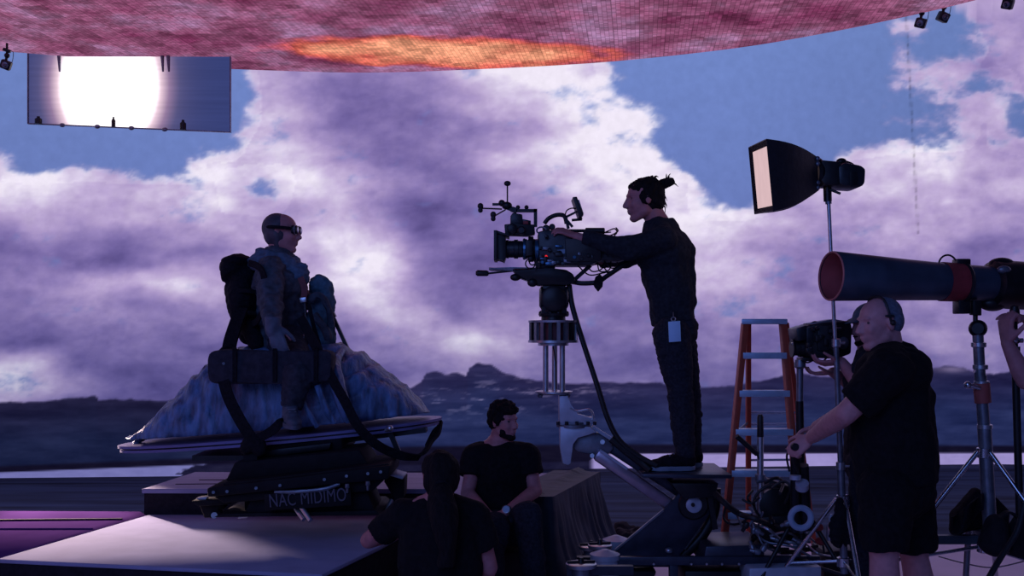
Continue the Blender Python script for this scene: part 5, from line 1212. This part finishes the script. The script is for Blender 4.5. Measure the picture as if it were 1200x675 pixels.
# ------------------------------------------------------------ sandbags and drape at the stand foot
SB = mat('sandbag_canvas', (.012, .010, .014), .85, 0, .3, 30, .25, spec=.25)
def sandbag(x, y, D, w_, h_, label, tilt=0, group='black sandbags about the light stands'):
    r = root('sandbag', P(x, y+h_/2, D), label, 'sandbag', group)
    for q in (-1, 1):
        b = MB(); c = P(x+q*w_*.26, y+abs(q)*0+q*tilt, D); ww = w_*D/1200*.27; hh = h_*D/1200*.5
        b.sph(c, 1, (ww, .075, hh*.92)); b.sph(c+V((0, 0, -hh*.3)), 1, (ww*1.08, .085, hh*.6)); b.build('bag_half', SB, r, remesh=.012, smooth=2, wrinkle=(.012, 9, (1, 1, 1)))
    b = MB(); b.path([P(x-w_*.2, y-h_*.38, D), P(x-w_*.05, y-h_*.5, D), P(x+w_*.05, y-h_*.5, D), P(x+w_*.2, y-h_*.38, D)], .02, flat=((0, 1, 0), .006)); b.build('handle', SB, r)
    return r
sandbag(1182, 628, 5.05, 60, 54, 'black sandbag slumped at the foot of the heavy stand under the frame\'s right edge')
b = MB(); b.grid(lambda u, v: P(1116+u*36, (606-u*28)*(1-v)+(625-u*22+6*math.sin(u*5))*v, D+.10+.04*math.sin(u*9+v*2)), 24, 14)
b.build('black_flag_cloth', BLACKF, label='black cloth hanging off the heavy light stand between its legs', cat='cloth', solid=.008)
b = MB(); b.pprism([(1114, 604), (1144, 570), (1148, 576), (1158, 592), (1164, 580), (1182, 596), (1180, 624), (1156, 628), (1142, 616), (1114, 628)], 5.38, .10, .02)
b.build('equipment_bag', BLACKF, label='dark shapeless equipment bag hung between the heavy stand\'s legs', cat='bag', remesh=.012, smooth=3, wrinkle=(.014, 7, (1, 1, 1)))
b = MB(); b.sph(P(984, 610, 5.48), 1, (.035, .035, .13)); b.sph(P(981, 622, 5.48), 1, (.045, .04, .09)); b.sph(P(992, 618, 5.5), 1, (.03, .04, .11))
b.build('cable_bundle', BLACKF, label='dark cable bundle hanging on the softbox stand below its leg collar', cat='cable', remesh=.01, smooth=1, wrinkle=(.012, 20, (1, 1, 2)))
bt = root('spray_bottle', P(974, 633, 5.6), 'small clear bottle standing behind the softbox stand', 'bottle')
b = MB(); b.lathe(P(974, 633, 5.6), (0, 0, 1), [(0, .022), (.01, .026), (.07, .026), (.09, .018), (.10, .010), (.11, .010)], 20); b.build('bottle_body', STEEL, bt)
b = MB(); b.lathe(P(974, 610, 5.6), (0, 0, 1), [(0, .013), (.02, .015), (.035, .006)], 14); b.build('bottle_cap', WHITEP, bt)
cs = root('equipment_case', P(978, 690, 6.4), 'dark equipment case on the floor behind the big man\'s legs', 'case')
b = MB(); b.pprism([(958, 640), (1030, 636), (1030, 690), (958, 690)], 6.4, .3, .02); b.build('case_body', BLACKP, cs)
b = MB(); b.pprism([(1000, 648), (1026, 648), (1026, 653), (1000, 653)], 6.24, .03, .004); b.build('case_latch', STEELD, cs)
b = MB(); b.path([P(1200, 590, 4.9), P(1192, 622, 4.88), P(1176, 648, 4.85), P(1160, 675, 4.8), P(1150, 695, 4.8)], .014, 10); b.build('power_cable', RUBBER, label='thick black cable curving down at the lower right corner', cat='cable')
b = MB(); b.path([P(1100, 652, 5.9), P(1130, 660, 5.8), P(1165, 665, 5.7), P(1210, 655, 5.6)], .004, 6)
b.build('thin_cable', STEELD, label='thin line stretched above the pale floor at lower right', cat='cable')
b = MB()
for i in range(7):
    x = 726+i*6; c = V(((x-600)*7.7/1200, 7.6+.1*math.sin(i*2), .10)); b.sph(c, .07+.03*math.sin(i*3), (1.3, .8, .9))
b.build('cable_heap', mat('dark_cable_lump', (.02, .02, .03), .9, 0, .4, 8, .5), label='low heap of dark cables on the floor behind the dolly plate', cat='cable heap', remesh=.015, wrinkle=(.05, 9, (1, 1, 1)), kind='stuff')  # lumpy shape for a heap of dark cables

# ------------------------------------------------------------ second camera on its post
D = 5.75
c2 = root('video_camera', P(940, 421, D), 'boxy black camera on a slim post in front of the man in the cap', 'camera')
b = MB(); b.pprism([(940, 381), (958, 378), (990, 376), (992, 384), (991, 414), (975, 420), (944, 419), (940, 412)], D, .2, .012); b.build('camera_body', BLACKP, c2)
b = MB(); b.pprism([(928, 385), (940, 381), (941, 398), (930, 400)], D, .18, .006); b.build('front_module', CBL, c2)
b = MB(); b.lathe(P(942, 408, D), (-1, 0, 0), [(0, .05), (.03, .05), (.032, .042), (.055, .042), (.06, .05), (.07, .052)], 24); b.build('lens', BLACKP, c2)
b = MB(); b.tube(P(929, 401, D-.02), P(933, 407, D-.02), .012); b.build('focus_knob', STEEL, c2)
b = MB(); b.pprism([(945, 379), (973, 374), (990, 377), (946, 381)], D, .14, .003); b.build('top_cover', STEELD, c2)
b = MB(); b.lathe(P(949, 409, D-.10), (0, -1, 0), [(0, .012), (.01, .010)], 12); b.build('side_dial', STEEL, c2)
b = MB(); b.pprism([(945, 384), (953, 383), (953, 404), (945, 405)], D-.105, .02, .003); b.pprism([(958, 382), (986, 381), (986, 410), (958, 411)], D-.105, .02, .004); b.build('side_cover', CBL, c2)
b = MB(); b.lathe(P(986, 402, D-.1), (.4, -1, 0), [(0, .03), (.02, .035), (.03, .02)], 18); b.build('viewfinder', STEELD, c2)
for pts in ([(940, 420), (946, 425), (955, 421)], [(950, 420), (960, 426), (968, 420), (972, 414)], [(945, 384), (955, 377), (965, 384)]):
    b = MB(); b.path([P(x, y, D-.05) for x, y in pts], .005, 6); b.build('cable', RUBBER, c2)
b = MB(); b.box(P(945, 421, D), (.08, .12, .02), None, .004); b.build('base_plate', BLACKM, c2)
s4 = stand('camera_stand', 'slim black post holding the boxy camera beside the ladder', [(P(940, 640, D), P(937, 470, D), .022, BLACKM), (P(937, 480, D), P(937.5, 424, D), .019, STEELD)], BLACKM, P(940, 600, D), (80, 200, 320), .42, D, 'camera stand')
b = MB(); b.lathe(P(937.5, 432, D), (0, 0, 1), [(0, .02), (.01, .032), (.03, .032), (.05, .028)], 16); b.build('post_head', STEELD, s4)

rq = random.Random(9)
for i in range(18):
    x = rq.uniform(942, 988); y = rq.uniform(383, 413); b = MB(); c = P(x, y, D-.115-rq.uniform(0, .02))
    if i % 3: b.box(c, (rq.uniform(.012, .045), .03, rq.uniform(.01, .035)), None, .003)
    else: b.lathe(c, (0, -1, 0), [(-.01, .011), (.008, .011), (.012, .007)], 12)
    b.build('body_fitting', rq.choice((BLACKP, CBL, BLACKM, STEELD)), c2)
# ------------------------------------------------------------ small tracking cameras at the ceiling rim
def tcam(x, y, D, yaw, label, drop):
    r = root('tracking_camera', P(x, y, D), label, 'tracking camera', 'small tracking cameras under the ceiling rim')
    M = Matrix.Rotation(R(yaw), 3, 'Z') @ Matrix.Rotation(R(20), 3, 'Y') @ Matrix.Rotation(R(18), 3, 'X')
    b = MB(); b.box(P(x, y, D), (.095, .08, .085), M, .012); b.build('housing', BLACKP, r)
    b = MB(); b.lathe(P(x, y, D)+M @ V((0, -.04, 0)), M @ V((0, -1, 0)), [(0, .028), (.012, .030), (.014, .022)], 20); b.build('lens_ring', STEELD, r)
    b = MB(); b.sph(P(x, y, D)+M @ V((0, -.05, 0)), .020, (1, .5, 1)); b.build('lens', GLASS, r)
    t = P(x, y, D)+V((.01, 0, .09)); b = MB(); b.sph(t, .026); b.tube(P(x, y, D)+V((0, 0, .04)), t, .013); b.tube(t, t+V((0, 0, drop)), .011); b.box(t+V((0, 0, .05)), (.07, .05, .03), M, .006); b.build('ball_mount', BLACKM, r)
    b = MB(); b.path([t+V((.02, 0, .05)), t+V((.06, 0, .03)), t+V((.05, 0, -.06)), P(x, y, D)+V((.03, 0, .02))], .003, 6); b.build('cable', RUBBER, r)
tcam(7, 76, 9.9, 20, 'small tracking camera hanging at the far left beside the bright light card', .12)
tcam(1079, 27, 9.3, -25, 'left one of the two small tracking cameras hung together at upper right', .10)
tcam(1105, 20, 9.3, 10, 'right one of the two small tracking cameras hung together at upper right', .10)
tcam(1181, 5, 9.2, -35, 'small tracking camera alone in the top right corner', .16)

# ------------------------------------------------------------ big man pushing the dolly
D = 4.9
bm_ = root('person', P(1050, 780, D), 'large bald man in black T-shirt and shorts gripping the dolly push bar', 'person')
h = Head(P(1030, 380, D), (-1, -.22, -.12), (-.05, 0, 1), 1.06)
body = MB(); h.sculpt(body); nb = P(1043, 410, D+.01); ch = P(1043, 448, D); be = P(1047, 508, D); pel = P(1052, 570, D)
body.cone(h.p(-.03, 0, -.03), nb, .066, .064); body.cone(nb, ch, .07, .14); body.cone(ch, be, .15, .16); body.cone(be, pel, .16, .15)
sL = P(1042, 434, D-.20); eL = P(992, 484, D-.14); wL = P(952, 512, D+.30)
sR = P(1038, 432, D+.20); eR = P(1004, 478, D+.34); wR = P(958, 500, D+.62)
for a_, e_, w_ in ((sL, eL, wL), (sR, eR, wR)):
    body.cone(nb+V((0, 0, -.05)), a_, .06, .07); body.cone(a_, e_, .066, .052); body.cone(e_, e_.lerp(w_, .3), .052, .053); body.cone(e_.lerp(w_, .3), w_, .053, .034)
hand(body, P(950, 513, D+.34), (-.75, .2, -.62), (.1, .7, -.45), (-.4, -.3, .9), 62, 1.08, 30)
hand(body, wR, (-1, 0, -.3), (0, -.3, -1), (0, -1, 0), 50, 1.0)
hL = P(1038, 578, D-.11); kL = P(1036, 655, D-.12); aL = P(1040, 762, D-.08)
hR = P(1062, 578, D+.11); kR = P(1072, 655, D+.10); aR = P(1092, 752, D+.14)
for a_, e_, w_ in ((hL, kL, aL), (hR, kR, aR)):
    body.cone(pel, a_, .15, .12); body.cone(a_, e_, .11, .066); body.cone(e_, e_.lerp(w_, .3), .066, .072); body.cone(e_.lerp(w_, .3), w_, .072, .042)
body.build('body', SKIN2, bm_, remesh=.0075, smooth=2, dents=h.dents()); h.eyes(bm_)
b = MB(); b.cone(nb+V((.020, 0, .005)), ch, .088, .165, flat0=True); b.cone(nb+V((.05, 0, -.05)), ch+V((.04, 0, 0)), .09, .14); b.sph(ch+V((.02, 0, .05)), 1, (.16, .235, .13)); b.cone(ch, be, .18, .20); b.cone(be, P(1050, 566, D), .20, .185, flat1=True); b.cone(P(1060, 470, D), P(1060, 560, D), .14, .155, flat1=True); b.cone(P(1040, 500, D), P(1044, 560, D), .15, .15, flat1=True)
for a_, e_, w_ in ((sL, eL, wL), (sR, eR, wR)):
    b.cone(nb+V((0, 0, -.05)), a_, .105, .11); b.cone(a_, a_.lerp(e_, .80), .108, .092, flat1=True)
b.build('t_shirt', SHIRT, bm_, remesh=.009, smooth=3, wrinkle=(.014, 7, (1, 1, 1)))
b = MB(); b.cone(P(1050, 555, D), pel, .165, .175, flat0=True)
for a_, e_, w_ in ((hL, kL, aL), (hR, kR, aR)):
    b.cone(pel, a_, .16, .135); b.cone(a_, a_.lerp(e_, .86), .128, .108, flat1=True)
b.build('shorts', SHIRT, bm_, remesh=.009, smooth=2, wrinkle=(.012, 10, (1, 1, 1)))
shoe('shoe', BLACKF, bm_, V((aL.x+.07, aL.y, .0)), V((aL.x-.21, aL.y-.02, .0)), sole=WS); shoe('shoe', BLACKF, bm_, V((aR.x+.07, aR.y, .0)), V((aR.x-.21, aR.y-.02, .0)), sole=WS)
b = MB(); HC = lambda b, a, q, c, rad: b.sph(h.p(a, q, c), h.k, rad, h.M)
HC(b, -.048, 0, .012, (.067, .0795, .075)); HC(b, -.030, 0, .045, (.083, .0775, .076))
b.build('cropped_hair', mat('grey_stubble', (.10, .13, .19), .8, 0, .3, 80, .2), bm_, remesh=.006, smooth=2)
b = MB(); b.path([h.p(-.01, -.084, .0), h.p(-.0, -.086, .06), h.p(.0, -.06, .11), h.p(.0, 0, .127), h.p(.0, .06, .11), h.p(0, .086, .05)], .0055, 8); b.build('headset_band', BLACKP, bm_)
b = MB(); b.sph(h.p(-.005, -.086, .035), .012, (2, .8, .6)); b.sph(h.p(-.015, -.088, .004), .014); b.build('headset_ear_piece', BLACKP, bm_)
# ---- man in the cap behind him
D = 5.70
cm = root('person', P(1020, 710, D), 'man in a dark cap behind the large bald man, reaching for the boxy camera', 'person')
h = Head(P(1019, 383, D), (-1, -.15, -.12), (0, 0, 1), 1.0)
body = MB(); h.sculpt(body); nb = P(1022, 408, D); ch = P(1022, 446, D); wa = P(1020, 500, D); pel = P(1020, 540, D)
body.cone(h.p(-.03, 0, -.04), nb, .06, .065); body.cone(nb, ch, .08, .12); body.cone(ch, wa, .12, .11); body.cone(wa, pel, .11, .13)
sL = P(1020, 428, D-.19); eL = P(1000, 450, D-.24); wL = P(986, 424, D-.12); eL = P(1008, 452, D-.22)
sR = P(1020, 428, D+.19); eR = P(1000, 452, D+.22); wR = P(976, 436, D+.1)
for a_, e_, w_ in ((sL, eL, wL), (sR, eR, wR)):
    body.cone(nb, a_, .065, .062); body.cone(a_, e_, .052, .044); body.cone(e_, w_, .044, .029)
hand(body, wL, (-1, .1, -.1), (0, .3, 1), (-.2, -1, .1), 34); hand(body, wR, (-1, 0, -.1), (0, 0, 1), (0, -1, 0), 30)
hL = P(1018, 545, D-.1); kL = P(1012, 625, D-.12); aL = P(1016, 710, D-.1); hR = P(1022, 545, D+.1); kR = P(1024, 625, D+.12); aR = P(1032, 710, D+.14)
for a_, e_, w_ in ((hL, kL, aL), (hR, kR, aR)):
    body.cone(pel, a_, .12, .10); body.cone(a_, e_, .085, .058); body.cone(e_, w_, .056, .038)
body.build('body', SKIN, cm, remesh=.007, smooth=2, dents=h.dents())
b = MB(); b.cone(nb+V((0, 0, -.012)), ch, .085, .14, flat0=True); b.cone(ch, wa, .145, .14); b.cone(wa, pel, .14, .145, flat1=True); b.sph(ch, 1, (.15, .19, .13))
for a_, e_ in ((sL, eL), (sR, eR)): b.cone(nb+V((0, 0, -.035)), a_, .08, .085); b.cone(a_, a_.lerp(e_, .7), .085, .076, flat1=True)
b.build('t_shirt', SHIRT2, cm, remesh=.01, smooth=2, wrinkle=(.010, 9, (1, 1, 1)))
b = MB()
for a_, e_, w_ in ((hL, kL, aL), (hR, kR, aR)): b.cone(pel, a_, .15, .12); b.cone(a_, e_, .11, .08); b.cone(e_, w_, .078, .058, flat1=True)
b.build('trousers', JEANS, cm, remesh=.01, smooth=2, wrinkle=(.008, 12, (1, 1, 1)))
shoe('shoe', BLACKF, cm, V((aL.x+.07, aL.y, .0)), V((aL.x-.20, aL.y-.02, .0))); shoe('shoe', BLACKF, cm, V((aR.x+.07, aR.y, .0)), V((aR.x-.20, aR.y-.02, .0)))
CAPM = mat('blue_cap_cloth', (.07, .12, .18), .85, 0, .2, 25, .15)
b = MB(); HC = lambda b, a, q, c, rad: b.sph(h.p(a, q, c), h.k, rad, h.M)
HC(b, -.012, 0, .050, (.103, .084, .086)); b.sph(h.p(.115, 0, .038), 1, (.055, .062, .007), h.M); b.sph(h.p(.085, 0, .045), 1, (.03, .07, .014), h.M)
b.build('cap', CAPM, cm, remesh=.006, smooth=2)
b = MB(); HC(b, .04, 0, -.083, (.055, .05, .028)); HC(b, .088, 0, -.044, (.012, .026, .006)); b.build('beard', HAIR, cm, remesh=.005, wrinkle=(.003, 40, (1, 1, 1)))
# ---- cropped person at the right edge, hands on stand and lamp
D = 5.05
ps = root('person', P(1262, 772, D), 'person at the right edge with bare arms raised to the thin stand', 'person')
h = Head(P(1258, 365, D+.05), (-1, -.1, 0), (0, 0, 1), 1.0)
body = MB(); h.sculpt(body); nb = P(1268, 398, D+.05); ch = P(1268, 440, D+.05); wa = P(1266, 510, D+.05); pel = P(1266, 560, D+.05)
body.cone(h.p(-.03, 0, -.04), nb, .06, .065); body.cone(nb, ch, .08, .13); body.cone(ch, wa, .13, .12); body.cone(wa, pel, .12, .13)
sL = P(1262, 420, D-.15); eL = P(1202, 446, D-.06); wL = P(1180, 402, D-.04)
sR = P(1262, 420, D+.25); eR = P(1236, 408, D+.2); wR = P(1204, 374, D+.1)
for a_, e_, w_ in ((sL, eL, wL), (sR, eR, wR)):
    body.cone(nb, a_, .065, .062); body.cone(a_, e_, .055, .046); body.cone(e_, e_.lerp(w_, .3), .046, .047); body.cone(e_.lerp(w_, .3), w_, .047, .029)
hand(body, wL, (-.1, -.1, 1), (1, .3, .1), (.2, -1, 0), 84, 1.22, 40)
hand(body, wR, (-1, -.1, .25), (.1, 0, -1), (0, -1, 0), 26, 1.0, 30)
hL = P(1258, 565, D-.05); kL = P(1254, 655, D-.07); aL = P(1258, 755, D-.06); hR = P(1268, 565, D+.15); kR = P(1272, 655, D+.18); aR = P(1278, 750, D+.18)
for a_, e_, w_ in ((hL, kL, aL), (hR, kR, aR)):
    body.cone(pel, a_, .12, .10); body.cone(a_, e_, .085, .06); body.cone(e_, w_, .058, .04)
body.build('body', SKIN, ps, remesh=.0075, smooth=2, dents=h.dents())
b = MB(); b.cone(nb+V((0, 0, -.012)), ch, .085, .15, flat0=True); b.cone(ch, wa, .15, .14); b.cone(wa, pel, .14, .145, flat1=True); b.sph(ch, 1, (.15, .2, .13))
for a_, e_ in ((sL, eL), (sR, eR)): b.cone(nb+V((0, 0, -.035)), a_, .08, .085); b.cone(a_, a_.lerp(e_, .42), .085, .078, flat1=True)
b.build('t_shirt', SHIRT, ps, remesh=.011, smooth=2, wrinkle=(.010, 9, (1, 1, 1)))
b = MB()
for a_, e_, w_ in ((hL, kL, aL), (hR, kR, aR)): b.cone(pel, a_, .15, .12); b.cone(a_, e_, .11, .08); b.cone(e_, w_, .078, .058, flat1=True)
b.build('trousers', JEANS, ps, remesh=.011, smooth=2)
shoe('shoe', BLACKF, ps, V((aL.x+.07, aL.y, .0)), V((aL.x-.20, aL.y-.02, .0))); shoe('shoe', BLACKF, ps, V((aR.x+.07, aR.y, .0)), V((aR.x-.20, aR.y-.02, .0)))
